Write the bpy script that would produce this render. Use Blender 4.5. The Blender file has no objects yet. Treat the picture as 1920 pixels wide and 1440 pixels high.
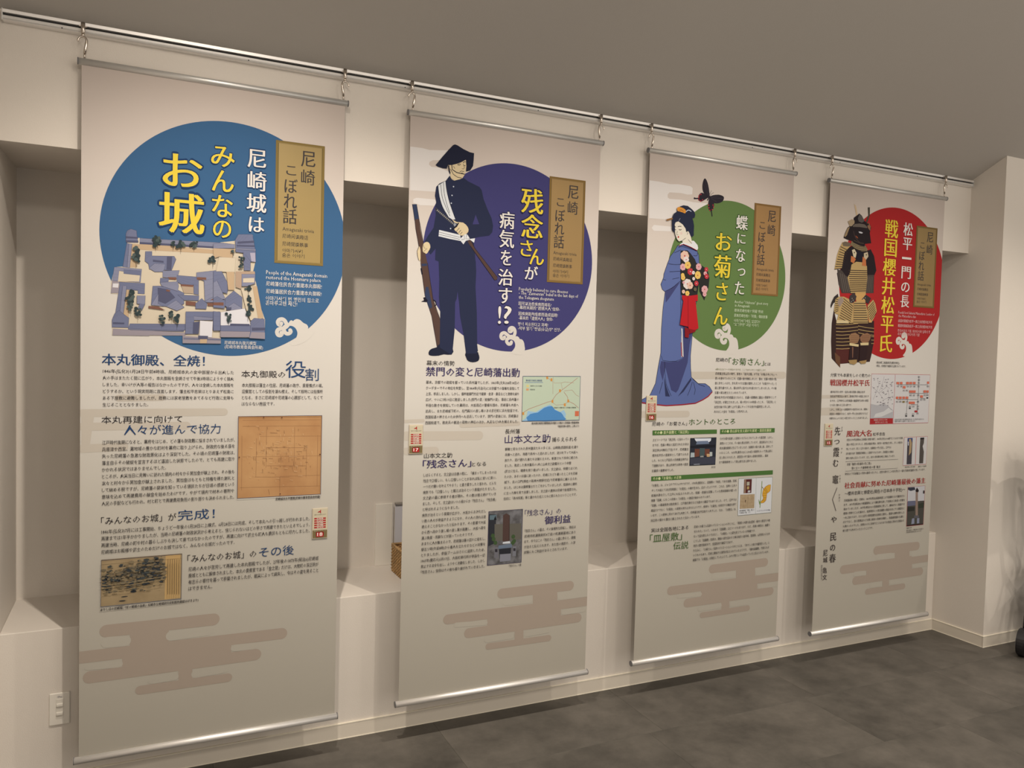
import bpy, bmesh, math, random
from mathutils import Vector, Matrix
from mathutils.geometry import tessellate_polygon
sc = bpy.context.scene
COL = sc.collection

# ------------------------------------------------------------------ camera
CAM = Vector((0.8228, -3.2495, 1.6450))
RX = Vector((0.90449446, -0.42570587, 0.02577366))
UP = Vector((-0.00649037, 0.046686, 0.99888853))
FW = Vector((0.42643598, 0.90365642, -0.03946424))
cd = bpy.data.cameras.new('camera'); cam = bpy.data.objects.new('camera', cd); COL.objects.link(cam)
cd.sensor_width = 36.0; cd.lens = 1479.93 / 1920 * 36; cd.clip_start = 0.05
M = Matrix((RX, UP, -FW)).transposed().to_4x4(); M.translation = CAM
cam.matrix_world = M
sc.camera = cam

# ------------------------------------------------------------------ world, lamps, exposure
w = bpy.data.worlds.new('world'); sc.world = w; w.use_nodes = True
w.node_tree.nodes['Background'].inputs[0].default_value = (1.0, 0.90, 0.785, 1)
w.node_tree.nodes['Background'].inputs[1].default_value = 0.85
sc.view_settings.view_transform = 'Standard'; sc.view_settings.look = 'None'
sc.view_settings.gamma = 1.0; sc.view_settings.use_curve_mapping = False
sc.view_settings.exposure = 0.07

def spot(name, loc, target, energy, size, blend, color, radius=0.022):
    l = bpy.data.lights.new(name, 'SPOT'); l.energy = energy; l.spot_size = math.radians(size)
    l.spot_blend = blend; l.color = color; l.shadow_soft_size = radius
    o = bpy.data.objects.new(name, l); COL.objects.link(o); o.location = loc
    o.rotation_euler = (Vector(target) - Vector(loc)).to_track_quat('-Z', 'Y').to_euler()
    return o
WARM = (1.0, 0.885, 0.755)
# wall-washing spot heads in a row under the sloping ceiling, (x, aim height, power)
for lx, az, e in ((1.13, 0.1, 128), (1.13, 1.3, 19), (2.27, 0.35, 90), (3.42, 0.6, 72), (4.56, 0.1, 62)):
    spot('spot_lamp', (lx, -1.38, 3.06), (lx + 0.05, -0.1, az), e, 100, 1.0, WARM)
for lx, e in ((0.95, 8), (2.80, 12)):
    spot('spot_lamp', (lx, -1.26, 3.24), (lx + 0.1, -0.1, 0.6), e, 100, 1.0, WARM)
spot('spot_lamp', (4.5, -2.3, 3.5), (4.9, -2.0, 0), 150, 70, 1.0, WARM, .06)  # added fill spot, an assumed downlight brightening the floor at the right
spot('spot_lamp', (6.5, -1.7, 3.2), (5.75, -0.33, 0.6), 70, 75, 1.0, WARM)
# round ceiling lamps further back in the room
for lx in (1.0, 3.0, 5.0):
    l = bpy.data.lights.new('ceiling_lamp', 'AREA'); l.shape = 'DISK'; l.size = 0.35; l.energy = 17; l.color = WARM
    o = bpy.data.objects.new('ceiling_lamp', l); COL.objects.link(o); o.location = (lx, -4.4, 3.3); o.rotation_euler = (math.radians(35), 0, 0)

# ------------------------------------------------------------------ materials
def s2l(c):
    c = c / 255.0
    return c / 12.92 if c <= 0.04045 else ((c + 0.055) / 1.055) ** 2.4
def lin(rgb): return tuple(s2l(c) for c in rgb)
def ink(rgb, ref=(208, 199, 189), paper=0.50):
    a, b = lin(rgb), lin(ref)
    return tuple(min(0.95, x / y * paper) for x, y in zip(a, b))
MATS = {}
def mat(name, color, rough=0.8, metal=0.0, spec=0.3, bump=0.0, bscale=200.0, mottle=0.0, mscale=3.0):
    if name in MATS: return MATS[name]
    m = bpy.data.materials.new(name); m.use_nodes = True; nt = m.node_tree
    b = nt.nodes['Principled BSDF']
    b.inputs['Base Color'].default_value = (*color, 1); b.inputs['Roughness'].default_value = rough
    b.inputs['Metallic'].default_value = metal; b.inputs['Specular IOR Level'].default_value = spec
    tc = nt.nodes.new('ShaderNodeTexCoord')
    if mottle:
        n = nt.nodes.new('ShaderNodeTexNoise'); n.inputs['Scale'].default_value = mscale; n.inputs['Detail'].default_value = 6
        nt.links.new(tc.outputs['Object'], n.inputs['Vector'])
        r = nt.nodes.new('ShaderNodeMapRange'); r.inputs[1].default_value = .3; r.inputs[2].default_value = .7
        r.inputs[3].default_value = 1 - mottle; r.inputs[4].default_value = 1 + mottle
        nt.links.new(n.outputs['Fac'], r.inputs[0])
        v = nt.nodes.new('ShaderNodeVectorMath'); v.operation = 'SCALE'; v.inputs[0].default_value = color
        nt.links.new(r.outputs[0], v.inputs['Scale']); nt.links.new(v.outputs[0], b.inputs['Base Color'])
    if bump:
        n = nt.nodes.new('ShaderNodeTexNoise'); n.inputs['Scale'].default_value = bscale; n.inputs['Detail'].default_value = 3
        nt.links.new(tc.outputs['Object'], n.inputs['Vector'])
        bp = nt.nodes.new('ShaderNodeBump'); bp.inputs['Strength'].default_value = bump; bp.inputs['Distance'].default_value = .002
        nt.links.new(n.outputs['Fac'], bp.inputs['Height']); nt.links.new(bp.outputs[0], b.inputs['Normal'])
    MATS[name] = m; return m
def imat(rgb):                       # flat printing ink of an observed colour
    return mat('ink_%02x%02x%02x' % tuple(int(c) for c in rgb), ink(rgb), 0.8, spec=0.1)

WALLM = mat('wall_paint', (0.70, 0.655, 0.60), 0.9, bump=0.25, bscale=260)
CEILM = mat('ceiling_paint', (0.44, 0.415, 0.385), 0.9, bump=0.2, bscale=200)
BASEM = mat('baseboard_vinyl', (0.67, 0.62, 0.54), 0.5, bump=0.05)
EDGEM = mat('baseboard_edge', (0.85, 0.80, 0.68), 0.4)
ALU = mat('brushed_aluminium', (0.88, 0.87, 0.86), 0.42, 0.7)
ALUS = mat('satin_aluminium', (0.66, 0.66, 0.65), 0.42, 0.7)
DARK = mat('slot_shade_screw_black', (0.03, 0.03, 0.03), 0.7)  # black of the screws, and the slot's shade put in as colour
CHROME = mat('nickel_steel', (0.62, 0.56, 0.50), 0.22, 1.0)
CAPM = mat('end_cap_plastic', (0.16, 0.16, 0.17), 0.35)
WHITEP = mat('white_plastic', (0.78, 0.75, 0.69), 0.35, spec=.5)
BLACKF = mat('black_fabric', (0.012, 0.012, 0.013), 0.85)
BLACKP = mat('black_plastic', (0.015, 0.015, 0.017), 0.35, spec=.5)
GREYP = mat('light_grey_plastic', (0.62, 0.62, 0.62), 0.4)

def fabric_material():
    m = bpy.data.materials.new('printed_banner_cloth'); m.use_nodes = True; nt = m.node_tree
    b = nt.nodes['Principled BSDF']; b.inputs['Roughness'].default_value = 0.8; b.inputs['Specular IOR Level'].default_value = .25
    tc = nt.nodes.new('ShaderNodeTexCoord'); sp = nt.nodes.new('ShaderNodeSeparateXYZ')
    nt.links.new(tc.outputs['Object'], sp.inputs[0])
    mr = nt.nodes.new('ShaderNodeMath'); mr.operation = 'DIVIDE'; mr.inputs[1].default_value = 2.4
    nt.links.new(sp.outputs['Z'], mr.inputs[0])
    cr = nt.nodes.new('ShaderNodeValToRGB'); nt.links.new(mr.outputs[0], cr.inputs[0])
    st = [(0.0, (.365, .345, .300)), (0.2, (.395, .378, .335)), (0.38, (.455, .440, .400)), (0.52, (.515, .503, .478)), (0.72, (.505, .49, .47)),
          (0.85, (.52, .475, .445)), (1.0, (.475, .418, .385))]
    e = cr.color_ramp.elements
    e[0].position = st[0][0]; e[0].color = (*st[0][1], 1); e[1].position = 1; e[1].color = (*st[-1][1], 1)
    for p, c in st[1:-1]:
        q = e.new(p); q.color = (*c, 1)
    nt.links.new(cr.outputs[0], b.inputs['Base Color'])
    n = nt.nodes.new('ShaderNodeTexNoise'); n.inputs['Scale'].default_value = 500
    nt.links.new(tc.outputs['Object'], n.inputs['Vector'])
    bp = nt.nodes.new('ShaderNodeBump'); bp.inputs['Strength'].default_value = .08; bp.inputs['Distance'].default_value = .001
    nt.links.new(n.outputs['Fac'], bp.inputs['Height']); nt.links.new(bp.outputs[0], b.inputs['Normal'])
    return m
FABRIC = fabric_material()

def noise_mat(name, c1, c2, scale, lo, hi, stretch=(1, 1, 1), lines=0.0, lc=(0.2, 0.1, 0.05)):
    m = bpy.data.materials.new(name); m.use_nodes = True; nt = m.node_tree
    b = nt.nodes['Principled BSDF']; b.inputs['Roughness'].default_value = 0.7; b.inputs['Specular IOR Level'].default_value = .2
    tc = nt.nodes.new('ShaderNodeTexCoord'); mp = nt.nodes.new('ShaderNodeMapping'); mp.inputs['Scale'].default_value = stretch
    nt.links.new(tc.outputs['Object'], mp.inputs[0])
    n = nt.nodes.new('ShaderNodeTexNoise'); n.inputs['Scale'].default_value = scale; n.inputs['Detail'].default_value = 5
    nt.links.new(mp.outputs[0], n.inputs['Vector'])
    cr = nt.nodes.new('ShaderNodeValToRGB'); e = cr.color_ramp.elements
    e[0].position = lo; e[0].color = (*c1, 1); e[1].position = hi; e[1].color = (*c2, 1)
    nt.links.new(n.outputs['Fac'], cr.inputs[0]); nt.links.new(cr.outputs[0], b.inputs['Base Color'])
    return m

# ------------------------------------------------------------------ mesh helpers
def link(name, me, m, parent=None):
    o = bpy.data.objects.new(name, me); COL.objects.link(o)
    for x in (m if isinstance(m, (list, tuple)) else [m]): me.materials.append(x)
    if parent: o.parent = parent
    return o
def bobj(name, bm, m, parent=None, smooth=False):
    me = bpy.data.meshes.new(name); bm.normal_update()
    if smooth:
        for f in bm.faces: f.smooth = True
    bm.to_mesh(me); bm.free()
    return link(name, me, m, parent)
def box(bm, a, b, bev=0.0, seg=1):
    t = bmesh.new(); bmesh.ops.create_cube(t, size=1)
    for v in t.verts: v.co = Vector([a[i] + (v.co[i] + .5) * (b[i] - a[i]) for i in range(3)])
    if bev: bmesh.ops.bevel(t, geom=t.edges[:], offset=bev, segments=seg, affect='EDGES', profile=.5)
    me = bpy.data.meshes.new('tmp'); t.to_mesh(me); t.free(); bm.from_mesh(me); bpy.data.meshes.remove(me)
def prism(bm, prof, axis, a, b):     # extrude a closed 2-D profile along an axis
    def P(p, t):
        if axis == 0: return (t, p[0], p[1])
        if axis == 1: return (p[0], t, p[1])
        return (p[0], p[1], t)
    A = [bm.verts.new(P(p, a)) for p in prof]; B = [bm.verts.new(P(p, b)) for p in prof]
    n = len(prof)
    for i in range(n): bm.faces.new((A[i], A[(i + 1) % n], B[(i + 1) % n], B[i]))
    bm.faces.new(A[::-1]); bm.faces.new(B)
    bmesh.ops.recalc_face_normals(bm, faces=bm.faces[:])
def tube(bm, pts, r, seg=10, caps=True):
    pts = [Vector(p) for p in pts]; rs = r if isinstance(r, (list, tuple)) else [r] * len(pts)
    rings = []; ref = None
    for i, p in enumerate(pts):
        d = (pts[min(i + 1, len(pts) - 1)] - pts[max(i - 1, 0)]).normalized()
        if ref is None: ref = d.orthogonal().normalized()
        ref = (ref - d * ref.dot(d)).normalized(); s = d.cross(ref)
        rings.append([bm.verts.new(p + (ref * math.cos(2 * math.pi * k / seg) + s * math.sin(2 * math.pi * k / seg)) * rs[i]) for k in range(seg)])
    for a, b in zip(rings, rings[1:]):
        for k in range(seg):
            f = bm.faces.new((a[k], a[(k + 1) % seg], b[(k + 1) % seg], b[k])); f.smooth = True
    if caps: bm.faces.new(rings[0][::-1]); bm.faces.new(rings[-1])
def empty(name, loc, label, cat, group=None, rz=0):
    o = bpy.data.objects.new(name, None); COL.objects.link(o); o.location = loc; o.rotation_euler = (0, 0, rz)
    o.empty_display_size = .05; tag(o, label, cat, group); return o
def tag(o, label, cat, group=None):
    o['label'] = label; o['category'] = cat
    if group: o['group'] = group
def struct(name, bm, m):
    o = bobj(name, bm, m); o['kind'] = 'structure'; return o
def copy_tree(o, parent=None):
    c = o.copy(); COL.objects.link(c); c.parent = parent
    for ch in list(o.children): copy_tree(ch, c)
    return c

# ------------------------------------------------------------------ the room
XL, XR, YP, YB, D = 0.378, 5.279, -0.329, -0.123, 0.43
ZL, ZB, ZC = 0.603, 2.306, 2.735
XE, YF = 8.2, -4.6
# floor: base slab and one object per vinyl tile
bm = bmesh.new(); box(bm, (XL, YF, -0.06), (XE, D, -0.0035)); floor = struct('floor', bm, mat('screed', (.10, .09, .08), .9))
def tile_material():
    m = bpy.data.materials.new('grey_stone_vinyl'); m.use_nodes = True; nt = m.node_tree
    b = nt.nodes['Principled BSDF']; b.inputs['Roughness'].default_value = 0.55; b.inputs['Specular IOR Level'].default_value = .3
    g = nt.nodes.new('ShaderNodeNewGeometry'); oi = nt.nodes.new('ShaderNodeObjectInfo')
    add = nt.nodes.new('ShaderNodeVectorMath'); add.operation = 'MULTIPLY_ADD'
    cv = nt.nodes.new('ShaderNodeCombineXYZ'); nt.links.new(oi.outputs['Random'], cv.inputs[2])
    add.inputs[1].default_value = (1, 1, 1); nt.links.new(g.outputs['Position'], add.inputs[0])
    sc3 = nt.nodes.new('ShaderNodeVectorMath'); sc3.operation = 'SCALE'; sc3.inputs['Scale'].default_value = 9
    nt.links.new(cv.outputs[0], sc3.inputs[0]); nt.links.new(sc3.outputs[0], add.inputs[2])
    n = nt.nodes.new('ShaderNodeTexNoise'); n.inputs['Scale'].default_value = 3.2; n.inputs['Detail'].default_value = 12; n.inputs['Roughness'].default_value = .70
    nt.links.new(add.outputs[0], n.inputs['Vector'])
    cr = nt.nodes.new('ShaderNodeValToRGB'); e = cr.color_ramp.elements
    e[0].position = .33; e[0].color = (.056, .052, .046, 1); e[1].position = .72; e[1].color = (.142, .130, .114, 1)
    nt.links.new(n.outputs['Fac'], cr.inputs[0]); nt.links.new(cr.outputs[0], b.inputs['Base Color'])
    rr = nt.nodes.new('ShaderNodeMapRange'); rr.inputs[3].default_value = .42; rr.inputs[4].default_value = .62
    nt.links.new(n.outputs['Fac'], rr.inputs[0]); nt.links.new(rr.outputs[0], b.inputs['Roughness'])
    return m
TILEM = tile_material(); T, TL2 = 0.457, 0.914
def tile_mesh(x0, x1):
    bm = bmesh.new(); box(bm, (x0 + .0003, .0003, -.0035), (x1 - .0003, T - .0003, 0), .0004)
    me = bpy.data.meshes.new('floor_tile'); bm.to_mesh(me); bm.free(); me.materials.append(TILEM); return me
me = tile_mesh(0, TL2)
for j in range(0, 8):                      # rows of oblong tiles laid with staggered joints
    off = (2.92, 3.76, 4.21, 3.45)[j % 4] if j < 4 else 3.3 + .27 * j
    y0 = -.457 * (j + 1)
    for i in range(-5, 6):
        x0 = off + i * TL2
        if x0 + TL2 < XL + .01 or x0 > XE: continue
        o = bpy.data.objects.new('floor_tile', me if x0 > XL else tile_mesh(XL - x0, TL2)); COL.objects.link(o); o.parent = floor; o.location = (x0, y0, 0)
# low wall with the ledge
bm = bmesh.new(); box(bm, (XL, 0, -.05), (XR, D + .1, ZL), 0.003, 2); struct('wall_lower', bm, WALLM)
bm = bmesh.new(); box(bm, (XL - .1, D, ZL - .02), (XR + .1, D + .12, ZB + .1)); struct('wall_back', bm, WALLM)
bm = bmesh.new(); prism(bm, [(YB, ZB), (D + .05, ZB + .02), (D + .05, ZC + .25), (YB, ZC + .25)], 0, XL, XR); struct('wall_upper', bm, WALLM)
bm = bmesh.new(); box(bm, (XL - .12, YF, -.05), (XL, D + .1, 3.9)); struct('wall_left', bm, WALLM)
bm = bmesh.new(); prism(bm, [(XR, D + .12), (XR, YP), (XE + .1, YP), (XE + .1, YP + .12), (XR + .12, YP + .12), (XR + .12, D + .12)], 2, -.05, 3.9); struct('wall_right', bm, WALLM)
# sloping ceiling that rises away from the wall, then a flat part
sl = lambda y: ZC + 0.5 * (-y + YB)
prof = [(D, ZC), (YB + .0, ZC), (-2.1, sl(-2.1)), (YF, sl(-2.1)), (YF, sl(-2.1) + .1), (-2.15, sl(-2.1) + .1), (YB, ZC + .12), (D, ZC + .12)]
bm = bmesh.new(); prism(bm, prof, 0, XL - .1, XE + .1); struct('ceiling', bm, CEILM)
# baseboards
def baseboard(name, prof_pts, axis, a, b, edge_boxes):
    bm = bmesh.new(); prism(bm, prof_pts, axis, a, b); o = struct(name, bm, BASEM)
    for p, q in edge_boxes:
        bm = bmesh.new(); box(bm, p, q); e = bobj('baseboard_edge', bm, EDGEM, o)
BH = .066
baseboard('baseboard_back', [(0.001, 0), (-.006, 0), (-.006, BH - .004), (-.003, BH), (0.001, BH)], 0, XL, XR - .006,
          [((XL, -.0075, BH - .003), (XR - .006, .0, BH + .0005)), ((XL, -.008, -.001), (XR - .006, -.004, .003))])
baseboard('baseboard_right', [(XR + .001, 0), (XR - .006, 0), (XR - .006, BH - .004), (XR - .003, BH), (XR + .001, BH)], 1, YP, -.006,
          [((XR - .0075, YP, BH - .003), (XR, -.006, BH + .0005)), ((XR - .008, YP, -.001), (XR - .004, -.006, .003))])
baseboard('baseboard_pillar', [(YP + .001, 0), (YP - .006, 0), (YP - .006, BH - .004), (YP - .003, BH), (YP + .001, BH)], 0, XR - .006, XE,
          [((XR - .0075, YP - .0075, BH - .003), (XE, YP, BH + .0005)), ((XR - .008, YP - .008, -.001), (XE, YP - .004, .003))])

# ------------------------------------------------------------------ hanging rail
rail = empty('hanging_rail', (XL + .03, YB, 2.71), 'long grooved aluminium rail screwed along the top of the wall just under the ceiling', 'rail')
rx0, rx1 = XL + .03, XR - .025
L = rx1 - rx0; yr = -.030
bm = bmesh.new(); prism(bm, [(0, .018), (yr + .002, .018), (yr, .0165), (yr, .0060), (-.004, .0060), (-.004, -.0015), (yr + .006, -.0015),
                             (yr + .005, -.0075), (yr + .0065, -.0082), (yr + .003, -.016), (yr + .006, -.018), (0, -.018)], 0, 0, L)
bobj('rail_body', bm, ALU, rail)
bm = bmesh.new(); box(bm, (.002, yr + .012, -.0014), (L - .002, -.0035, .0059)); bobj('groove', bm, DARK, rail)  # black strip inside the slot, painting in its shade
for x in (-.002, L):
    bm = bmesh.new(); box(bm, (x, yr - .001, -.019), (x + .003, 0, .019)); bobj('end_cap', bm, ALUS, rail)
x = .17
while x < L:
    bm = bmesh.new(); tube(bm, [(x, yr + .008, -.012), (x, yr + .0035, -.012)], .0022, 10); bobj('screw', bm, DARK, rail); x += .6

# ------------------------------------------------------------------ banners
CORN = [[(152, 118), (646.5, 198), (148.5, 1422), (627, 1337)],
        [(769.4, 214.6), (1124.5, 273), (748.5, 1317), (1098.5, 1255)],
        [(1217.7, 288.5), (1488, 329), (1189.5, 1240), (1456, 1194)],
        [(1557.7, 341.5), (1773, 374.5), (1521.8, 1183), (1734.5, 1149.5)]]
GEO = [(0.637, 0.898, 0.186), (1.800, 0.892, 0.190), (2.960, 0.890, 0.192), (4.105, 0.898, 0.186)]   # left edge, width, lower edge
HB = 2.4; YF_B = YB - .035
def solve(A, b):
    n = len(b); M_ = [r[:] + [v] for r, v in zip(A, b)]
    for i in range(n):
        p = max(range(i, n), key=lambda k: abs(M_[k][i])); M_[i], M_[p] = M_[p], M_[i]
        for k in range(n):
            if k != i:
                f = M_[k][i] / M_[i][i]
                if f: M_[k] = [a - f * c for a, c in zip(M_[k], M_[i])]
    return [M_[i][n] / M_[i][i] for i in range(n)]
def homog(src, dst):
    A = []; b = []
    for (x, y), (X, Y) in zip(src, dst):
        A += [[x, y, 1, 0, 0, 0, -X * x, -X * y], [0, 0, 0, x, y, 1, -Y * x, -Y * y]]; b += [X, Y]
    return solve(A, b)
HOM = [homog(c, [(0, HB), (g[1], HB), (0, 0), (g[1], 0)]) for c, g in zip(CORN, GEO)]
def uv(b, p):                       # photograph measurement -> position on the cloth in metres
    x, y = p; h = HOM[b]; d = h[6] * x + h[7] * y + 1
    return ((h[0] * x + h[1] * y + h[2]) / d, (h[3] * x + h[4] * y + h[5]) / d)
def Z(ox, oy, s):                   # measurements taken in an enlarged view
    return lambda *pts: [(ox + x / s, oy + y / s) for x, y in pts]

def smooth(pts, n=4, closed=True):
    out = []; N = len(pts)
    for i in range(N if closed else N - 1):
        g = (lambda k: pts[k % N]) if closed else (lambda k: pts[min(max(k, 0), N - 1)])
        a, b, c, d = g(i - 1), g(i), g(i + 1), g(i + 2)
        for k in range(n):
            t = k / n
            out.append(tuple(.5 * (2 * b[j] + (c[j] - a[j]) * t + (2 * a[j] - 5 * b[j] + 4 * c[j] - d[j]) * t * t + (3 * b[j] - a[j] - 3 * c[j] + d[j]) * t ** 3) for j in (0, 1)))
    if not closed: out.append(pts[-1])
    return out

TEXTJOBS = []
class Print:
    """one printed layer of a banner; everything lies flat on the cloth"""
    def __init__(s, b, base=0.0004):
        s.b = b; s.V = []; s.F = []; s.FM = []; s.mats = []; s.d = base; s.jobs = []
    def mi(s, m):
        if not hasattr(m, 'node_tree'): m = imat(m)
        if m not in s.mats: s.mats.append(m)
        return s.mats.index(m)
    def raw(s, P, m):               # P: uv polygon
        s.d += 0.00002; n = len(s.V)
        s.V += [(p[0], -s.d, p[1]) for p in P]
        for t in tessellate_polygon([[Vector((p[0], p[1], 0)) for p in P]]):
            s.F.append(tuple(n + k for k in t)); s.FM.append(s.mi(m))
    def poly(s, pts, m, sm=0): s.raw([uv(s.b, p) for p in (smooth(pts, sm) if sm else pts)], m)
    def line(s, pts, wpx, m, sm=0, closed=False, cap=False):   # stroke, width in photograph pixels
        if sm: pts = smooth(pts, sm, closed)
        P = [Vector(uv(s.b, p)) for p in pts]
        a = pts[0]; w = abs(uv(s.b, (a[0], a[1] - wpx / 2))[1] - uv(s.b, (a[0], a[1] + wpx / 2))[1]) / 2
        s.stroke(P, w, m, closed, cap)
    def stroke(s, P, w, m, closed=False, cap=False):
        P = [Vector(p) for p in P]
        s.d += 0.00002; n0 = len(s.V); N = len(P); k = s.mi(m)
        for i in range(N):
            q0 = P[(i - 1) % N] if (closed or i > 0) else P[i]; q1 = P[(i + 1) % N] if (closed or i < N - 1) else P[i]
            t = (q1 - q0); t = t.normalized() if t.length > 1e-9 else Vector((1, 0)); nn = Vector((-t.y, t.x)) * w
            s.V += [(P[i].x + nn.x, -s.d, P[i].y + nn.y), (P[i].x - nn.x, -s.d, P[i].y - nn.y)]
        for i in range(N if closed else N - 1):
            a = n0 + 2 * i; c = n0 + 2 * ((i + 1) % N); s.F.append((a, a + 1, c + 1, c)); s.FM.append(k)
        if cap:
            for q in (P[0], P[-1]): s.disc(q, w, m, 14)
    def disc(s, c, r, m, n=48, ry=None):
        s.raw([(c[0] + r * math.cos(2 * math.pi * k / n), c[1] + (ry or r) * math.sin(2 * math.pi * k / n)) for k in range(n)], m)
    def dot(s, p, rpx, m):
        a = uv(s.b, p); c = uv(s.b, (p[0], p[1] - rpx)); s.disc(a, abs(c[1] - a[1]), m, 12)
    # text ------------------------------------------------------------
    def add(s, body, u0, v, height, width, m, bold=0, adv=None, shear=0, heavy=0):
        """line of text: left end u0, mid height v, em box height, total width (or advance per em)"""
        s.d += 0.00004
        if bold > .04: sh = [(bold * .8 * math.cos(k * math.pi / 4), bold * .8 * math.sin(k * math.pi / 4)) for k in range(8)]
        elif heavy: sh = [(-heavy, 0), (heavy, 0)] + ([(0, bold * .7), (0, -bold * .7)] if bold > .008 else [])
        elif bold >= .014: sh = [(-.016, 0), (.016, 0)]
        else: sh = [(0, 0)]
        TEXTJOBS.append((s, body, u0, v, height, width, m, 0, adv, s.d, sh))
    def text(s, a, b_, hpx, body, m, bold=0, heavy=0):
        A = uv(s.b, a); B_ = uv(s.b, b_); h = abs(uv(s.b, (a[0], a[1] - hpx / 2))[1] - uv(s.b, (a[0], a[1] + hpx / 2))[1])
        s.add(body, A[0], (A[1] + B_[1]) / 2, h, B_[0] - A[0], m, bold, heavy=heavy)
    def para(s, first, last, right, hpx, body, m, bold=.006):
        L = body.split('\n'); A = uv(s.b, first); Z_ = uv(s.b, last); R = uv(s.b, right)
        u0 = (A[0] + Z_[0]) / 2; v0 = (A[1] + R[1]) / 2; v1 = Z_[1]
        h = abs(uv(s.b, (first[0], first[1] - hpx / 2))[1] - uv(s.b, (first[0], first[1] + hpx / 2))[1])
        adv = [ems(l) for l in L]; W = R[0] - u0; mx = max(adv)
        for i, l in enumerate(L):
            full = adv[i] > mx * .90
            s.add(l, u0, v0 + (v1 - v0) * i / max(1, len(L) - 1), h, W if full else W * adv[i] / (mx * .98), m, bold)
    def char(s, c, wpx, hpx, ch, m, bold=.0, heavy=.018, edge=None):
        bold = 0; heavy *= .9
        C = uv(s.b, c); a = uv(s.b, (c[0] - wpx / 2, c[1])); b_ = uv(s.b, (c[0] + wpx / 2, c[1]))
        h = abs(uv(s.b, (c[0], c[1] - hpx / 2))[1] - uv(s.b, (c[0], c[1] + hpx / 2))[1]); W = b_[0] - a[0]
        if edge: s.add(ch, C[0] - W / 2 - W * .02, C[1], h * 1.05, W * 1.04, edge, .05)
        s.add(ch, C[0] - W / 2, C[1], h, W, m, bold, heavy=heavy)
    def build(s, name, parent):
        s.name = name; s.parent = parent; PRINTS.append(s)
PRINTS = []
def ems(l):
    n = 0
    for c in l:
        o = ord(c); n += .55 if o < 0x2000 else (.5 if c in '、。「」()・,' else 1)
    return n

BASE_H = 0.875
def flush_text():
    bycfg = {}
    for j in TEXTJOBS: bycfg.setdefault((j[1], j[7]), None)
    obs = {}
    for (body, bold) in bycfg:
        c = bpy.data.curves.new('glyphs', 'FONT'); c.body = body; c.resolution_u = 1 if len(body) > 3 else 4; c.offset = bold
        o = bpy.data.objects.new('glyphs', c); COL.objects.link(o); obs[(body, bold)] = o
    bpy.context.view_layer.update(); dg = bpy.context.evaluated_depsgraph_get(); geo = {}
    for k, o in obs.items():
        e = o.evaluated_get(dg); me = e.to_mesh()
        geo[k] = ([(v.co.x, v.co.y) for v in me.vertices], [tuple(p.vertices) for p in me.polygons]); e.to_mesh_clear()
    for o in obs.values():
        c = o.data; bpy.data.objects.remove(o); bpy.data.curves.remove(c)
    for s, body, u0, v, h, W, m, bold, adv, d, sh in TEXTJOBS:
        vs, fs = geo[(body, bold)]
        if not vs: continue
        x0 = min(a[0] for a in vs); x1 = max(a[0] for a in vs)
        if len(body) == 1:
            y0 = min(a[1] for a in vs); y1 = max(a[1] for a in vs); sy = h / (y1 - y0); ym = (y0 + y1) / 2
        else: sy = h / BASE_H; ym = .36
        sx = W / (x1 - x0); n = len(s.V); k = s.mi(m)
        em = W / max(1, ems(body))
        for j_, (sx_, sy_) in enumerate(sh):
            n = len(s.V)
            s.V += [(u0 + (x - x0) * sx + sx_ * em, -d - j_ * .000001, v + (y - ym) * sy + sy_ * h) for x, y in vs]
            s.F += [tuple(n + i for i in f) for f in fs]; s.FM += [k] * len(fs)
def flush_prints():
    flush_text()
    for s in PRINTS:
        me = bpy.data.meshes.new(s.name); me.from_pydata(s.V, [], s.F)
        for m in s.mats: me.materials.append(m)
        me.polygons.foreach_set('material_index', s.FM); me.update()
        o = bpy.data.objects.new(s.name, me); COL.objects.link(o); o.parent = s.parent
        if 'lettering' in s.name: o['kind'] = 'stuff'

BL = ['tall hanging banner with a large blue disc and a castle model picture',
      'tall hanging banner with a purple disc and a drawn soldier holding a rifle',
      'tall hanging banner with a green disc, drawn kimono woman and black butterfly',
      'tall hanging banner with a red disc and a photographed suit of armour']
CLOTH = []
for i, (x0, W, z0) in enumerate(GEO):
    r = empty('hanging_banner', (x0, YF_B, z0), BL[i], 'banner', 'exhibition banners hanging in a row from the rail')
    bm = bmesh.new(); NX, NZ = 12, 24
    g = [[bm.verts.new((W * a / NX, 0, HB * c / NZ)) for a in range(NX + 1)] for c in range(NZ + 1)]
    for c in range(NZ):
        for a in range(NX): bm.faces.new((g[c][a], g[c][a + 1], g[c + 1][a + 1], g[c + 1][a]))
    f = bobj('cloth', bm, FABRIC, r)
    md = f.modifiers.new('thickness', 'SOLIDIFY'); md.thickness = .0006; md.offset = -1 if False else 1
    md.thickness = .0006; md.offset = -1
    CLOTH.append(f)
    bm = bmesh.new(); tube(bm, [(-.010, .0, HB + .009), (W + .010, .0, HB + .009)], .0115, 20); bobj('top_rod', bm, ALUS, r)
    bm = bmesh.new(); tube(bm, [(-.014, -.001, -.010), (W + .008, -.001, -.010)], .0125, 24); bobj('bottom_rod', bm, ALU, r)
    for xx, zz, rr in ((-.0125, HB + .009, .012), (W + .0105, HB + .009, .012), (-.0165, -.010, .013), (W + .0085, -.010, .013)):
        bm = bmesh.new(); tube(bm, [(xx, 0, zz), (xx + .003, 0, zz)], rr, 20); bobj('end_cap', bm, CAPM, r)

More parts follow.
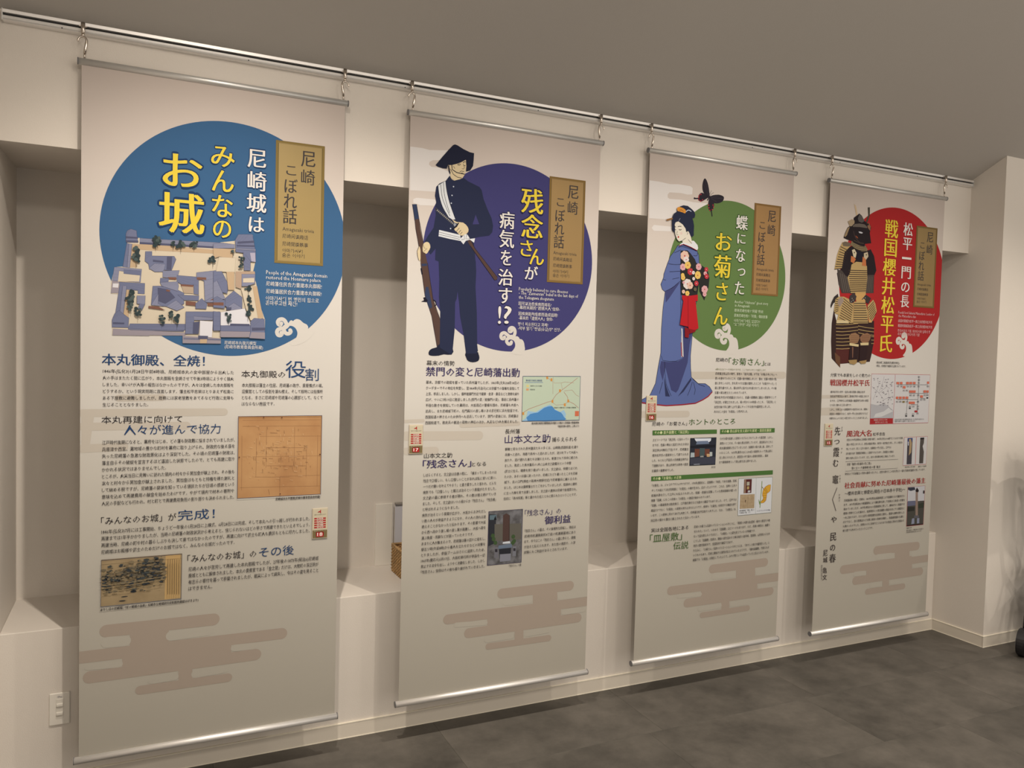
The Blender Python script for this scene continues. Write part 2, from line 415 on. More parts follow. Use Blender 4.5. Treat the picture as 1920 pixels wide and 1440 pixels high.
# hangers: runner in the rail groove, swivel and S-shaped hook
def make_hanger():
    h = empty('rail_hanger', (0, 0, 0), 'x', 'hanger')
    bm = bmesh.new(); tube(bm, [(0, -.038, .013), (0, -.038, -.022), (0, -.038, -.024)], [.0068, .0068, .0045], 14); box(bm, (-.012, -.033, .0008), (.012, -.022, .0040)); bobj('runner', bm, CHROME, h)
    bm = bmesh.new(); bmesh.ops.create_uvsphere(bm, u_segments=14, v_segments=10, radius=.0062, matrix=Matrix.Translation((0, -.038, -.029)))
    bobj('swivel', bm, CHROME, h, True)
    bm = bmesh.new(); pts = [(-.0135, -.038, -.052), (-.0150, -.038, -.049), (-.0140, -.038, -.044), (-.0100, -.038, -.038), (-.0040, -.038, -.0345), (.0035, -.038, -.0345), (.0090, -.038, -.038), (.0112, -.038, -.046), (.0095, -.038, -.060), (.0070, -.0365, -.074), (.0050, -.036, -.088)]
    tube(bm, pts, [.0024, .0027, .0029, .0030, .0030, .0032, .0036, .0042, .0048, .0048, .0044], 10)
    bobj('hook', bm, CHROME, h)
    bm = bmesh.new(); tube(bm, [(.0050, -.036, -.086), (.0045, -.035, -.106)], .0032, 8); bobj('pin', bm, CHROME, h)
    return h
proto = make_hanger(); first = True
names = ['blue disc banner', 'soldier banner', 'kimono banner', 'armour banner']
for i, (x0, W, z0) in enumerate(GEO):
    for side, xx in (('left', x0 + .004), ('right', x0 + W - .002)):
        h = proto if first else copy_tree(proto); first = False
        h.location = (xx, YB, 2.711)
        h['label'] = 'nickel rail hook holding the top %s corner of the %s' % (side, names[i]); h['group'] = 'hooks on the rail'
        if side == 'right': h.scale = (-1, 1, 1)

# ------------------------------------------------------------------ printing shared by all banners
WHITE, YEL, BLK, NAVY = (236, 232, 226), (236, 212, 52), (44, 38, 40), (40, 66, 104)
YELM = mat('yellow_ink', (.60, .47, .03), .6); WHM = mat('white_ink', (.59, .575, .56), .6)
BLKM = mat('black_ink', (.025, .02, .022), .6)
DISC = [((.4833, 1.8481), .4275, (62, 96, 130)), ((.4645, 1.8613), .4010, (66, 62, 106)),
        ((.4902, 1.8589), .3678, (98, 120, 68)), ((.5113, 1.8981), .4190, (168, 40, 40))]
ZW = Z(500, 580, 12.8)
def clipdisc(c, r, W):
    out = []
    for k in range(128):
        a = 2 * math.pi * k / 128; out.append((min(max(c[0] + r * math.cos(a), .0), W), c[1] + r * math.sin(a)))
    return out
# wave crest outlines (cloth colour) measured on the first two banners
W2 = Z(920, 510, 8.47)
def wave(pr, mapf, body, curls, wd):
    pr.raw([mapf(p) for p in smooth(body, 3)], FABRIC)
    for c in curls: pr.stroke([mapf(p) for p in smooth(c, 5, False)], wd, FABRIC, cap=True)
def spiral(c, r0, a0, turns, join):   # curl: joins the crest, winds inwards
    out = list(join)
    n = 12
    for k in range(n + 1):
        t = k / n; a = a0 + turns * t; r = r0 * (1 - .78 * t)
        out.append((c[0] + r * math.cos(a), c[1] + r * math.sin(a)))
    return out
body2 = W2((335, 985), (370, 1020), (400, 1013), (425, 1012), (450, 1030), (462, 1054), (500, 1064), (528, 1105), (540, 1170), (543, 1228), (500, 1300), (400, 1300), (320, 1275), (355, 1235), (388, 1180), (388, 1120), (360, 1075), (310, 1062), (270, 1060), (262, 1020))
c2 = [W2((350, 1030), (378, 990), (388, 935), (370, 890), (335, 875), (302, 893), (296, 925), (315, 938), (335, 925)),
      W2((330, 1035), (280, 1000), (225, 958), (180, 970), (165, 1005), (175, 1040), (205, 1048), (220, 1025)),
      W2((300, 1035), (262, 1060), (258, 1100), (285, 1132), (320, 1128), (330, 1105))]
body1 = ZW((445, 400), (515, 345), (560, 285), (600, 270), (632, 290), (665, 262), (720, 240), (800, 262), (880, 332), (960, 372), (995, 430), (1004, 492), (1150, 560), (900, 800), (620, 880), (570, 800), (650, 752), (710, 680), (738, 590), (720, 510), (680, 450), (620, 412), (560, 402), (500, 418), (440, 440))
c1 = [ZW((500, 400), (470, 345), (430, 275), (370, 242), (300, 258), (268, 310), (285, 365), (325, 380), (352, 345)),
      ZW((480, 420), (420, 455), (340, 470), (275, 495), (248, 550), (268, 615), (320, 635), (362, 605), (352, 568)),
      ZW((440, 420), (410, 475), (430, 545), (475, 588), (530, 588), (575, 550), (565, 508))]
PLQ = [((.641, 2.233), (.823, 1.775)), ((.6375, 2.231), (.819, 1.770)), ((.636, 2.233), (.811, 1.776)), ((.6715, 2.234), (.846, 1.777))]
GOLD = [(156, 128, 72), (150, 116, 64), (152, 112, 62), (142, 112, 62)]
def rect(a, b): return [(a[0], a[1]), (b[0], a[1]), (b[0], b[1]), (a[0], b[1])]
for b in range(4):
    c, r, col = DISC[b]; W = GEO[b][1]
    p = Print(b, .0004)
    p.raw(clipdisc(c, r, W), col)
    if b == 0:
        uv0 = lambda q: uv(0, q); wave(p, uv0, body1, c1, .0072)
    else:
        tip = [None, (984.3, 655.8), (1384, 656.4), (1711, 663.3)][b]; cu = [None, (958.7, 619.2), (1356.7, 621), (1690, 638)][b]
        A2, B2 = Vector(uv(1, (984.3, 655.8))), Vector(uv(1, (958.7, 619.2))); A, B = Vector(uv(b, tip)), Vector(uv(b, cu))
        k = (A - B).length / (A2 - B2).length
        wave(p, (lambda q, k=k, A=A, A2=A2: tuple(A + (Vector(uv(1, q)) - A2) * k)), body2, c2, .0075 * k)
    p.build('disc_print', CLOTH[b])
    # gold title plaque
    (u0, v0), (u1, v1) = PLQ[b]; W_, H_ = u1 - u0, v0 - v1
    p = Print(b, .0016); g = GOLD[b]; dk = tuple(x * .62 for x in g)
    gm = mat('gold_print_%d' % b, ink(g), .5, spec=.4, mottle=.05, mscale=4)
    p.raw(rect((u0, v1), (u1, v0)), tuple(x * .84 for x in g)); p.raw(rect((u0 + .008, v1 + .008), (u1 - .008, v0 - .008)), gm)
    q = [(u0 + .0095, v1 + .0095), (u1 - .0095, v1 + .0095), (u1 - .0095, v0 - .0095), (u0 + .0095, v0 - .0095)]
    p.stroke(q, .0012, dk, closed=True)
    P = lambda fx, fy: (u0 + W_ * fx, v0 - H_ * fy)
    for ch, fx, fy, s_ in (('尼', .66, .125, .29), ('崎', .66, .275, .28), ('こ', .315, .235, .22), ('ぼ', .315, .36, .26), ('れ', .305, .485, .26), ('話', .30, .61, .28)):
        cx, cy = P(fx, fy); w2 = W_ * s_ * (1 if ch != 'こ' else .9); h2 = W_ * s_ * (1.12 if ch != 'こ' else .85)
        p.add(ch, cx - w2 / 2, cy, h2, w2, BLKM, .006, heavy=.012)
    for t, fy, x0_, x1_, hh in (('Amagasaki trivia', .715, .155, .80, .085), ('尼崎闲谈趣话', .775, .155, .68, .075), ('尼崎閒談軼事', .838, .155, .68, .075), ('아마가사키', .893, .155, .57, .07), ('숨은 이야기', .932, .155, .61, .07)):
        a = P(x0_, fy); p.add(t, a[0], a[1], W_ * hh * 1.15, W_ * (x1_ - x0_), BLKM, .004)
    p.build('title_plaque_print', CLOTH[b])

# ------------------------------------------------------------------ banner with the blue disc
b = 0; C = CLOTH[0]
CL = (132, 116, 100); MIDC = (190, 178, 160)
cloudlow = mat('cloud_ink_low', (.325, .277, .235), .8); cloudmid = mat('cloud_ink_mid', (.44, .41, .365), .8); cloudtop = mat('cloud_ink_top', (.60, .585, .585), .8)
def clouds(b, zf, bars, fills, gaps, k, base=.0004, m=None, name='cloud_print'):
    p = Print(b, base); m = m or cloudlow; W = GEO[b][1]
    def cl(P): return [(min(max(x, 0.0), W), y) for x, y in P]
    def bar(a, c, w, mm):
        A, B_ = Vector(uv(b, zf(a)[0])), Vector(uv(b, zf(c)[0])); v = (A.y + B_.y) / 2
        q = zf((a[0], a[1] - w / 2), (a[0], a[1] + w / 2)); hw = abs(uv(b, q[0])[1] - uv(b, q[1])[1]) / 2
        P = [(B_.x + hw * math.cos(t), B_.y + hw * math.sin(t)) for t in [math.pi * (j / 10 - .5) for j in range(11)]] + \
            [(A.x - hw * math.cos(t), A.y - hw * math.sin(t)) for t in [math.pi * (j / 10 - .5) for j in range(11)]]
        p.raw(cl(P), mm)
    for a, c, w in bars: bar(a, c, w, m)
    for f in fills: p.raw(cl([uv(b, q) for q in zf(*f)]), m)
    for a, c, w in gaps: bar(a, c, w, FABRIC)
    p.build(name, CLOTH[b])
clouds(0, Z(140, 1130, 3.84), [((232, 210), (1000, 123), 90), ((-60, 415), (1490, 222), 88), ((112, 543), (1302, 374), 88), ((475, 634), (1104, 541), 64)],
       [[(400, 190), (680, 160), (680, 320), (400, 380)], [(345, 360), (1130, 260), (1130, 400), (345, 520)], [(750, 450), (850, 440), (850, 590), (750, 610)]],
       [((235, 292), (365, 280), 78), ((698, 242), (960, 205), 70), ((100, 468), (322, 446), 50), ((1152, 328), (1290, 312), 48), ((560, 562), (722, 535), 54), ((872, 517), (1080, 480), 54)], 1)
clouds(0, Z(170, 740, 4), [((-60, 143), (1000, 133), 60), ((-60, 245), (720, 235), 60), ((-60, 410), (250, 395), 62), ((210, 30), (535, 25), 50)],
       [[(-70, 143), (30, 143), (-10, 410), (-70, 410)]], [], 1, m=cloudmid, name='pale_cloud_print')
p = Print(b, .0020); ZA = Z(180, 210, 6)
E0 = (34, 58, 92)
for ch, cx, cy, sw, sh in (('尼', 481.6, 298, 34, 34), ('崎', 482, 340, 34, 36), ('城', 481, 381, 36, 35), ('は', 481, 421.5, 28, 28)): p.char((cx, cy), sw, sh, ch, WHM, .012, .022, E0)
for ch, cx, cy, sw, sh in (('み', 418, 294, 43, 38), ('ん', 418, 339.5, 40, 40), ('な', 417, 387, 38, 41), ('の', 416.5, 430, 33, 32)): p.char((cx, cy), sw, sh, ch, YELM, .016, .018, E0)
for ch, cx, cy, sw, sh in (('お', 342.5, 320, 72, 61), ('城', 341, 400, 83, 76)): p.char((cx, cy), sw, sh, ch, YELM, .014, .022, E0)
p.build('headline_lettering', C)
p = Print(b, .0020)
for t, a, c, h in (('People of the Amagasaki domain', (499, 511), (613, 517.5), 9), ('restored the Honmaru palace', (499, 520.5), (601, 525.5), 9), ('尼崎藩住民合力重建本丸御殿!', (499, 532.5), (603, 538), 8.2),
                   ('尼崎藩居民合力重建本丸御殿!', (499, 546.5), (602.5, 552), 8.2), ('아마가사키 번 영민의 힘으로', (498, 560), (597.5, 564.5), 8.4), ('혼마루고텐 재건!', (498, 568.5), (557, 571), 8.4),
                   ('尼崎城本丸復元模型', (421, 643), (480.5, 644.5), 6.6), ('(尼崎市教育委員会所蔵)', (421, 650.5), (493, 652.8), 6.8)): p.text(a, c, h, t, WHM, .012)
p.build('caption_lettering', C)
p = Print(b, .0016)
p.text((191.5, 674), (384, 679), 20.5, '本丸御殿、全焼！', NAVY, .014)
p.text((453, 701.5), (535, 703.5), 12.5, '本丸御殿の', BLK, .004); p.char((554.5, 693), 38, 32, '役', NAVY, .012, 0); p.char((585, 703), 25, 23, '割', NAVY, .014, 0)
p.text((190.5, 789), (342, 786.5), 13.5, '本丸再建に向けて', BLK, .004); p.text((233, 808.5), (414, 804.5), 18, '人々が進んで協力', NAVY, .008)
p.text((190, 979.5), (331, 969.5), 14, '「みんなのお城」が', BLK, .004); p.text((334, 967.5), (403, 964), 18.5, '完成！', NAVY, .01)
p.text((352, 1049), (481, 1038.5), 14, '「みんなのお城」の', BLK, .004); p.text((486, 1035.5), (551, 1032), 17.5, 'その後', NAVY, .01)
p.build('heading_lettering', C)
p = Print(b, .0016)
p.para((193, 696.5), (192.5, 760), (438.5, 699.5), 7.0, '1846年(弘化3)1月28日午前8時頃、尼崎城本丸の女中部屋から出火した\n火の手はまたたく間に広がり、本丸御殿を全焼させて午後3時頃にようやく鎮火\nしました。幸いけが人等の報告はなかったのですが、人々は全焼した本丸御殿を\nどうするか、という現実問題に直面します。藩主松平忠栄はとりあえず松島に\nある下屋敷に避難しましたが、政務には家老屋敷をあてるなど行政に支障も\n生じることとなりました。', BLK, .012)
p.para((454, 723), (453.5, 758), (605, 723.5), 7.0, '本丸御殿は藩主の住居、尼崎藩の政庁、重要儀式の場、\n迎賓館としての役割を兼ね備え、そして戦時には指揮所\nとなる。まさに尼崎城や尼崎藩の心臓部として、なくて\nはならない施設です。', BLK, .012)
p.para((192, 831), (191, 946), (440.5, 825.5), 7.6, '江戸時代後期になると、幕府をはじめ、どの藩も財政難に悩まされていましたが、\n兵庫津や西宮、灘地域の豊かな町村を幕府に取り上げられ、財政的な後ろ盾を\n失った尼崎藩の急激な財政悪化はより深刻でした。その頃の尼崎藩の財政は、\n藩主自らその破綻を宣言するほど逼迫した状態でしたので、とても再建に取り\nかかれる状況ではありませんでした。\nところが、火災当日に見舞いに訪れた領内の村々から冥加金が献上され、その後も\n次々と村々から冥加金が献上されました。冥加金はもともと特権を得た謝礼と\nして納める税ですが、尼崎藩の窮状を知っている領民たちが日頃の感謝という\n意味を込めて再建費用の献金を始めたわけです。やがて領内で材木の寄附や\n人足の手配なども行われ、村と町とで再建費用負担の割り振りも決められました。', BLK, .012)
p.para((191, 998.5), (190, 1036.8), (581, 972.7), 7.8, '1846年(弘化3)7月には工事開始、ちょうど一年後の1月28日に上棟式、6月28日には完成、そして本丸への引っ越しが行われました。\n再建までは1年半かかりましたが、当時の尼崎藩の財政状況から考えると、信じられないほどの早さで再建できたといえるでしょう。\n再建当時、尼崎の町や村の暮らしぶりも決して楽ではなかったのですが、再建に向けて武士も町人も農民もともに尽力しました。\n尼崎城はお殿様や武士のためだけのお城ではなく、みんなのお城だったのです。', BLK, .012)
p.para((354, 1068.5), (354, 1104.5), (597, 1046), 7.8, '尼崎の人々が苦労して再建した本丸御殿でしたが、27年後の1873年(明治6)尼崎城\n廃城とともに解体されました。本丸の貴賓室である「金之間」だけは、大物町の深正院が\n有志らの寄付を募って移築されましたが、戦災によって焼失し、今はその姿を見ること\nはできません。', BLK, .012)
p.text((517, 936), (600, 932), 5.2, '尼崎城本丸平面図(尼崎市教育委員会所蔵)', BLK, .014)
p.text((189, 1144.5), (372.5, 1125.5), 5.4, 'ありし日の尼崎城(『尼ヶ崎城の由来』尼崎市立地域研究史料館所蔵絵はがきより)', BLK, .014)
p.build('body_lettering', C)

# castle model picture
p = Print(b, .0008); ZC3 = Z(190, 420, 6); ZD = Z(400, 440, 5.76)
SL, SD, SM = (112, 114, 136), (84, 84, 104), (132, 131, 148)
CR, SA, WH_, WA, WD = (206, 188, 162), (190, 160, 126), (214, 206, 204), (150, 138, 142), (122, 84, 70)
TR = (52, 62, 62)
p.poly([(240, 447), (258, 446), (400, 456), (440, 452), (447, 441), (474, 441), (479, 491), (474, 512), (480, 530), (490, 580), (497, 600), (496.5, 636), (468, 634), (414, 633), (414, 644.5), (344, 643.5), (343, 630), (282, 630), (245, 629), (210, 629), (211, 596), (219, 586), (224, 552), (207.5, 551), (208, 530), (215, 501), (231, 500)], CR)
def Q(*pts, c=SL, zf=ZC3):
    q_ = zf(*pts); p.poly(q_, c)
    if c in (SL, SM, SD):
        p.line(q_, .55, (78, 78, 98), closed=True)
        if c != SD and len(q_) >= 4:       # ridge and tile rows
            for t in (.25, .5, .75): p.line([tuple(q_[0][j] + (q_[-1][j] - q_[0][j]) * t for j in (0, 1)), tuple(q_[1][j] + (q_[2][j] - q_[1][j]) * t for j in (0, 1))], .35, tuple(x * .88 for x in c))
    elif c in (CR, SA, WH_): p.line(q_, .35, (150, 128, 108), closed=True)
Q((430, 215), (1340, 300), (1340, 340), (430, 290), c=SA); Q((430, 160), (1350, 212), (1350, 275), (430, 215), c=SM); Q((430, 205), (1350, 262), (1350, 280), (430, 225), c=SD)
Q((345, 225), (430, 230), (400, 490), (320, 490), c=SA); Q((285, 215), (345, 225), (318, 495), (240, 485)); Q((310, 220), (345, 225), (318, 495), (290, 490), c=SM)
Q((275, 110), (290, 75), (330, 55), (395, 75), (400, 140), (412, 200), (275, 200)); Q((275, 140), (412, 150), (412, 165), (275, 160), c=SD); Q((275, 185), (415, 190), (415, 210), (280, 208), c=SD)
Q((145, 485), (455, 510), (440, 660), (120, 640), c=SM); Q((200, 530), (435, 570), (425, 650), (185, 650), c=CR); Q((250, 515), (445, 530), (440, 580), (250, 560), c=SL)
Q((120, 640), (200, 650), (195, 780), (105, 780), c=WA); Q((130, 670), (195, 670), (190, 720), (125, 715), c=WH_)
Q((200, 655), (490, 670), (485, 790), (410, 785), (410, 750), (290, 740), (205, 700)); Q((205, 690), (285, 700), (245, 1030), (155, 1030)); Q((240, 700), (285, 700), (245, 1030), (205, 1030), c=SM)
Q((285, 740), (330, 745), (300, 1100), (250, 1040), c=SA)
Q((150, 1010), (200, 975), (255, 1020), (310, 1060), (305, 1170), (120, 1165), (120, 1080)); Q((130, 1110), (260, 1115), (255, 1130), (130, 1128), c=SD); Q((130, 1180), (1000, 1230), (930, 1260), (540, 1255), (540, 1262), (320, 1258), (125, 1255), c=WA)
Q((320, 1125), (1000, 1130), (1000, 1165), (930, 1200), (520, 1200), (300, 1185), c=SL); Q((320, 1180), (930, 1205), (930, 1215), (320, 1195), c=SM)
# palace roofs
Q((495, 310), (570, 310), (570, 360), (820, 365), (840, 400), (790, 525), (540, 510), (530, 450), (490, 420)); Q((580, 405), (700, 420), (700, 438), (580, 425), c=SD); Q((740, 370), (795, 370), (785, 520), (735, 515), c=SD); Q((535, 500), (600, 445), (720, 455), (700, 540), (600, 540), c=SM)
Q((690, 530), (880, 525), (850, 620), (690, 600), c=SM); Q((750, 600), (845, 602), (840, 632), (750, 625), c=WD); Q((665, 610), (760, 615), (750, 670), (660, 660))
Q((850, 580), (1095, 600), (1095, 800), (1040, 790), (1040, 690), (900, 680), (850, 650)); Q((900, 700), (1035, 712), (1035, 785), (930, 780), c=(176, 152, 128)); Q((895, 680), (1035, 690), (1035, 712), (895, 702), c=WD)
Q((580, 700), (660, 700), (850, 740), (930, 780), (930, 900), (850, 940), (560, 915)); Q((635, 720), (750, 740), (830, 830), (720, 900), (640, 870), c=SD); Q((560, 915), (640, 790), (640, 900), (700, 930), c=SM); Q((730, 930), (840, 860), (935, 940), (850, 980), c=SM); Q((660, 660), (860, 650), (870, 700), (860, 760), (680, 700), c=SM); Q((730, 740), (775, 745), (770, 765), (730, 760), c=WD)
Q((860, 800), (1100, 810), (1095, 865), (930, 860), c=SL); Q((950, 870), (1065, 880), (1060, 925), (950, 915), c=WD)
Q((1070, 550), (1350, 520), (1370, 600), (1150, 640), (1070, 610), c=SM); Q((1075, 600), (1180, 605), (1180, 632), (1075, 630), c=WD)
Q((1155, 640), (1300, 610), (1310, 800), (1165, 880), c=SM); Q((1300, 610), (1440, 660), (1420, 760), (1310, 800), c=SL); Q((1165, 870), (1305, 800), (1400, 860), (1400, 885), (1180, 885), c=SM); Q((1220, 860), (1305, 820), (1370, 860), c=WD); Q((1195, 890), (1390, 895), (1385, 930), (1195, 925), c=WD)
Q((1060, 900), (1130, 840), (1190, 900), (1180, 960), (1060, 955), c=SL); Q((530, 925), (640, 930), (720, 975), (530, 950), c=WD); Q((400, 810), (495, 810), (490, 910), (400, 900), c=SM); Q((430, 900), (490, 905), (455, 975), (410, 960), c=SL)
# gate box in front
Q((950, 990), (1335, 990), (1335, 1190), (1255, 1190), (1255, 1075), (1045, 1075), (1040, 1240), (945, 1240), c=SL); Q((1040, 1040), (1255, 1060), (1250, 1085), (1045, 1085), c=SM)
Q((1110, 1090), (1255, 1100), (1245, 1280), (1105, 1270), c=WH_); Q((1035, 1110), (1105, 1100), (1095, 1240), (1030, 1240), c=SD)
Q((915, 1260), (1345, 1290), (1345, 1350), (915, 1345), c=WA); Q((925, 1285), (1345, 1300), (1345, 1312), (925, 1300), c=SM); Q((1090, 1260), (1200, 1265), (1195, 1300), (1090, 1298), c=SD); Q((1110, 1300), (1190, 1300), (1185, 1345), (1110, 1345), c=SA)
Q((1340, 1000), (1440, 1010), (1440, 1140), (1340, 1140), c=WH_); Q((1335, 1145), (1460, 1150), (1460, 1275), (1335, 1270), c=WA); Q((1335, 1145), (1460, 1150), (1460, 1210), (1335, 1205), c=SL)
def Y(*pts, c=SL): Q(*pts, c=c, zf=ZD)
Y((0, 100), (90, 90), (230, 110), (230, 150), (0, 150), c=SM); Y((0, 150), (240, 160), (200, 260), (60, 240), (0, 260), c=SA); Y((60, 245), (240, 255), (230, 410), (30, 400), c=CR)
Y((235, 60), (270, 0), (420, 0), (455, 190), (455, 300), (360, 290), (320, 200), (240, 190)); Y((260, 80), (440, 70), (440, 90), (260, 100), c=SD); Y((250, 115), (445, 120), (445, 135), (250, 130), c=SD); Y((245, 145), (455, 160), (455, 180), (245, 165), c=SM); Y((395, 200), (450, 200), (455, 300), (410, 290), c=(170, 160, 172)); Y((320, 190), (400, 290), (400, 390), (330, 390), c=SL)
Y((140, 405), (225, 405), (225, 600), (160, 600), c=SA); Y((240, 400), (445, 400), (450, 430), (310, 430), (300, 590), (240, 570), c=(176, 148, 124)); Y((305, 430), (450, 430), (450, 530), (370, 560), (305, 560), c=SM); Y((320, 475), (440, 470), (440, 520), (320, 520), c=CR)
Y((0, 400), (90, 400), (150, 520), (150, 640), (0, 600), c=SL); Y((0, 520), (40, 500), (130, 700), (0, 700), c=SM); Y((0, 690), (40, 670), (130, 720), (120, 800), (0, 790), c=SL); Y((0, 735), (110, 735), (110, 770), (0, 765), c=WD)
Y((130, 690), (220, 610), (310, 680), (310, 830), (200, 830), (125, 770), c=SL); Y((160, 780), (220, 740), (300, 790), (305, 840), (200, 840), c=SM); Y((215, 830), (290, 830), (280, 865), (215, 855), c=WD); Y((140, 790), (195, 790), (190, 820), (140, 815), c=SD)
Y((300, 590), (450, 560), (540, 905), (400, 930), (350, 800), c=CR); Y((420, 560), (470, 560), (535, 905), (480, 905), c=SA)
Y((80, 840), (340, 800), (400, 980), (80, 985), c=WH_); Y((0, 830), (75, 840), (75, 1040), (0, 1040), c=SL); Y((80, 985), (400, 985), (410, 1110), (80, 1110), c=WA); Y((80, 985), (400, 985), (405, 1050), (80, 1045), c=SL); Y((180, 965), (390, 970), (390, 990), (180, 988), c=SD)
Y((400, 940), (440, 905), (550, 915), (555, 1130), (385, 1120), (400, 1050), c=SL); Y((410, 1055), (555, 1060), (555, 1130), (390, 1120), c=WA); Y((415, 1010), (555, 1010), (555, 1035), (415, 1040), c=SD)
rnd = random.Random(3)
def tree(x, y, r, n=9, zf=ZC3):
    for k in range(n):
        a = rnd.random() * 6.28; d = rnd.random() * r
        q = zf((x + math.cos(a) * d, y + math.sin(a) * d * 1.2))[0]; p.dot(q, (r * .28 + rnd.random() * r * .2) / 6, TR if rnd.random() < .7 else (78, 88, 84))
for x, y, r in ((400, 320, 50), (390, 400, 45), (610, 200, 50), (630, 190, 45), (805, 220, 38), (890, 240, 42), (1040, 215, 42), (1250, 400, 45), (330, 790, 45), (320, 860, 50), (330, 930, 45), (410, 1000, 45), (680, 1075, 42), (790, 1020, 40), (850, 1080, 45)):
    tree(x, y, r); q = ZC3((x, y), (x + 5, y + r * 1.9)); p.line(q, .7, TR)
for x, y, r in ((375, 600, 35), (385, 690, 35), (395, 800, 40), (370, 860, 40), (160, 890, 38), (165, 930, 25), (300, 270, 30), (290, 330, 28), (210, 190, 22)):
    tree(x, y, r, 9, ZD); p.line(ZD((x, y), (x, y + r * 1.9)), .7, TR)
p.build('castle_model_print', C)

def photo_frame(p, q, m, wpx=1.2): p.line(q, wpx, m, closed=True)
p = Print(b, .0010)
om = noise_mat('old_plan_paper', ink((196, 148, 98)), ink((170, 118, 74)), 6, .35, .75)
q = [(447, 781.5), (603, 779.5), (600.5, 926.5), (445, 935)]; p.poly(q, om)
ZM = Z(430, 770, 8); ln = (138, 96, 66); rnd = random.Random(5)
for a, c in (((200, 700), (1360, 680)), ((450, 390), (1370, 385)), ((760, 990), (1360, 970)), ((200, 150), (1370, 140)), ((160, 1160), (1360, 1130)), ((560, 560), (1130, 560)), ((380, 1000), (900, 1000)), ((200, 240), (1360, 230)), ((560, 830), (1150, 830))): p.line(ZM(a, c), .5, ln)
for a, c in (((190, 380), (185, 1200)), ((1325, 370), (1315, 1140)), ((560, 250), (550, 860)), ((980, 250), (970, 860)), ((410, 420), (400, 1000)), ((1160, 520), (1150, 1000)), ((760, 1000), (758, 1230))): p.line(ZM(a, c), .45, ln)
for k in range(190):
    x = rnd.gauss(760, 260); y = rnd.gauss(650, 230)
    if not (240 < x < 1280 and 180 < y < 1220): continue
    dx, dy = (rnd.random() * 60, 0) if rnd.random() < .5 else (0, rnd.random() * 60)
    p.line(ZM((x, y), (x + dx + 4, y + dy + 4)), .45, ln if rnd.random() < .6 else (220, 180, 134))
for x, y in ((515, 105), (787, 105), (150, 703), (1355, 657), (760, 1250)): p.dot(ZM((x, y))[0], 1.2, (90, 50, 40))
photo_frame(p, q, (66, 62, 84)); p.build('old_plan_print', C)
p = Print(b, .0010); q = [(190.5, 1051), (341.5, 1038.5), (340, 1122.5), (189.5, 1138.5)]
p.poly(q, noise_mat('ink_landscape_paper', ink((176, 150, 112)), ink((150, 126, 92)), 12, .3, .7))
ZL_ = Z(180, 1020, 9.6); p.poly(ZL_((1258, 215), (1525, 190), (1515, 975), (1240, 1005)), (198, 160, 106))
rnd = random.Random(8)
for k in range(520):
    x = rnd.uniform(125, 1235); base = 560 - (x - 120) * .2; y = base + rnd.gauss(100, 130)
    if y > 900 - (x - 120) * .03 or y < base - 130: continue
    r = rnd.uniform(1.0, 3.4); cx, cy = ZL_((x, y))[0]; c = rnd.choice([(72, 74, 72), (104, 94, 78), (126, 108, 82), (116, 104, 84), (60, 62, 64), (136, 118, 90)])
    u_, v_ = uv(0, (cx, cy)); p.disc((u_, v_), r * .0030, c, 8, r * .0014)
for y0 in (640, 690, 760): p.line(ZL_((120, y0 + 110), (600, y0 + 50), (1230, y0 - 60)), .8, (178, 152, 112))
for x, y in ((520, 945), (480, 1020)): p.disc(uv(0, ZL_((x, y))[0]), .011, (60, 58, 56), 10, .0022)
for k in range(6): x = 1300 + k * 40; p.line(ZL_((x, 270), (x - 5, 900)), .9, (120, 98, 70))
photo_frame(p, q, (58, 58, 74)); p.build('landscape_print', C)

# ------------------------------------------------------------------ banner with the soldier
b = 1; C = CLOTH[1]
S1 = Z(764, 250, 6.545); S2 = Z(764, 460, 6.26); S3 = Z(920, 290, 6.26)
clouds(1, Z(740, 1060, 5.143), [((1042, 268), (1693, 190), 97), ((520, 520), (1900, 335), 95), ((722, 652), (1770, 500), 95), ((912, 781), (1492, 697), 62)],
       [[(1340, 230), (1575, 210), (1575, 370), (1340, 400)], [(900, 440), (1610, 370), (1610, 540), (900, 630)], [(1165, 590), (1250, 580), (1250, 740), (1165, 740)]],
       [((1080, 348), (1308, 326), 72), ((1608, 294), (1880, 258), 70), ((600, 575), (882, 550), 48), ((1635, 450), (1830, 420), 46), ((900, 715), (1135, 676), 60), ((1285, 657), (1480, 620), 56)], 1)
clouds(1, Z(760, 780, 8), [((20, 290), (1110, 282), 140), ((20, 520), (455, 505), 110), ((850, 130), (1700, 100), 70), ((-10, 70), (270, 60), 50)], [], [], 1, m=cloudmid, name='pale_cloud_print')
p = Print(b, .0003)
p.poly(S1((32, 155), (180, 175), (270, 200), (520, 205), (520, 325), (310, 325), (270, 345), (262, 375), (290, 405), (390, 415), (540, 480), (500, 720), (30, 690)), cloudtop)
p.poly(S1((70, 800), (110, 783), (360, 808), (360, 882), (160, 875), (70, 845)), cloudtop); p.build('white_cloud_print', C)
p = Print(b, .0008)
NV, NV2, SK, OUT, BR = (42, 46, 68), (34, 36, 52), (214, 190, 150), (30, 28, 40), (84, 62, 54)
WS = (218, 214, 210)
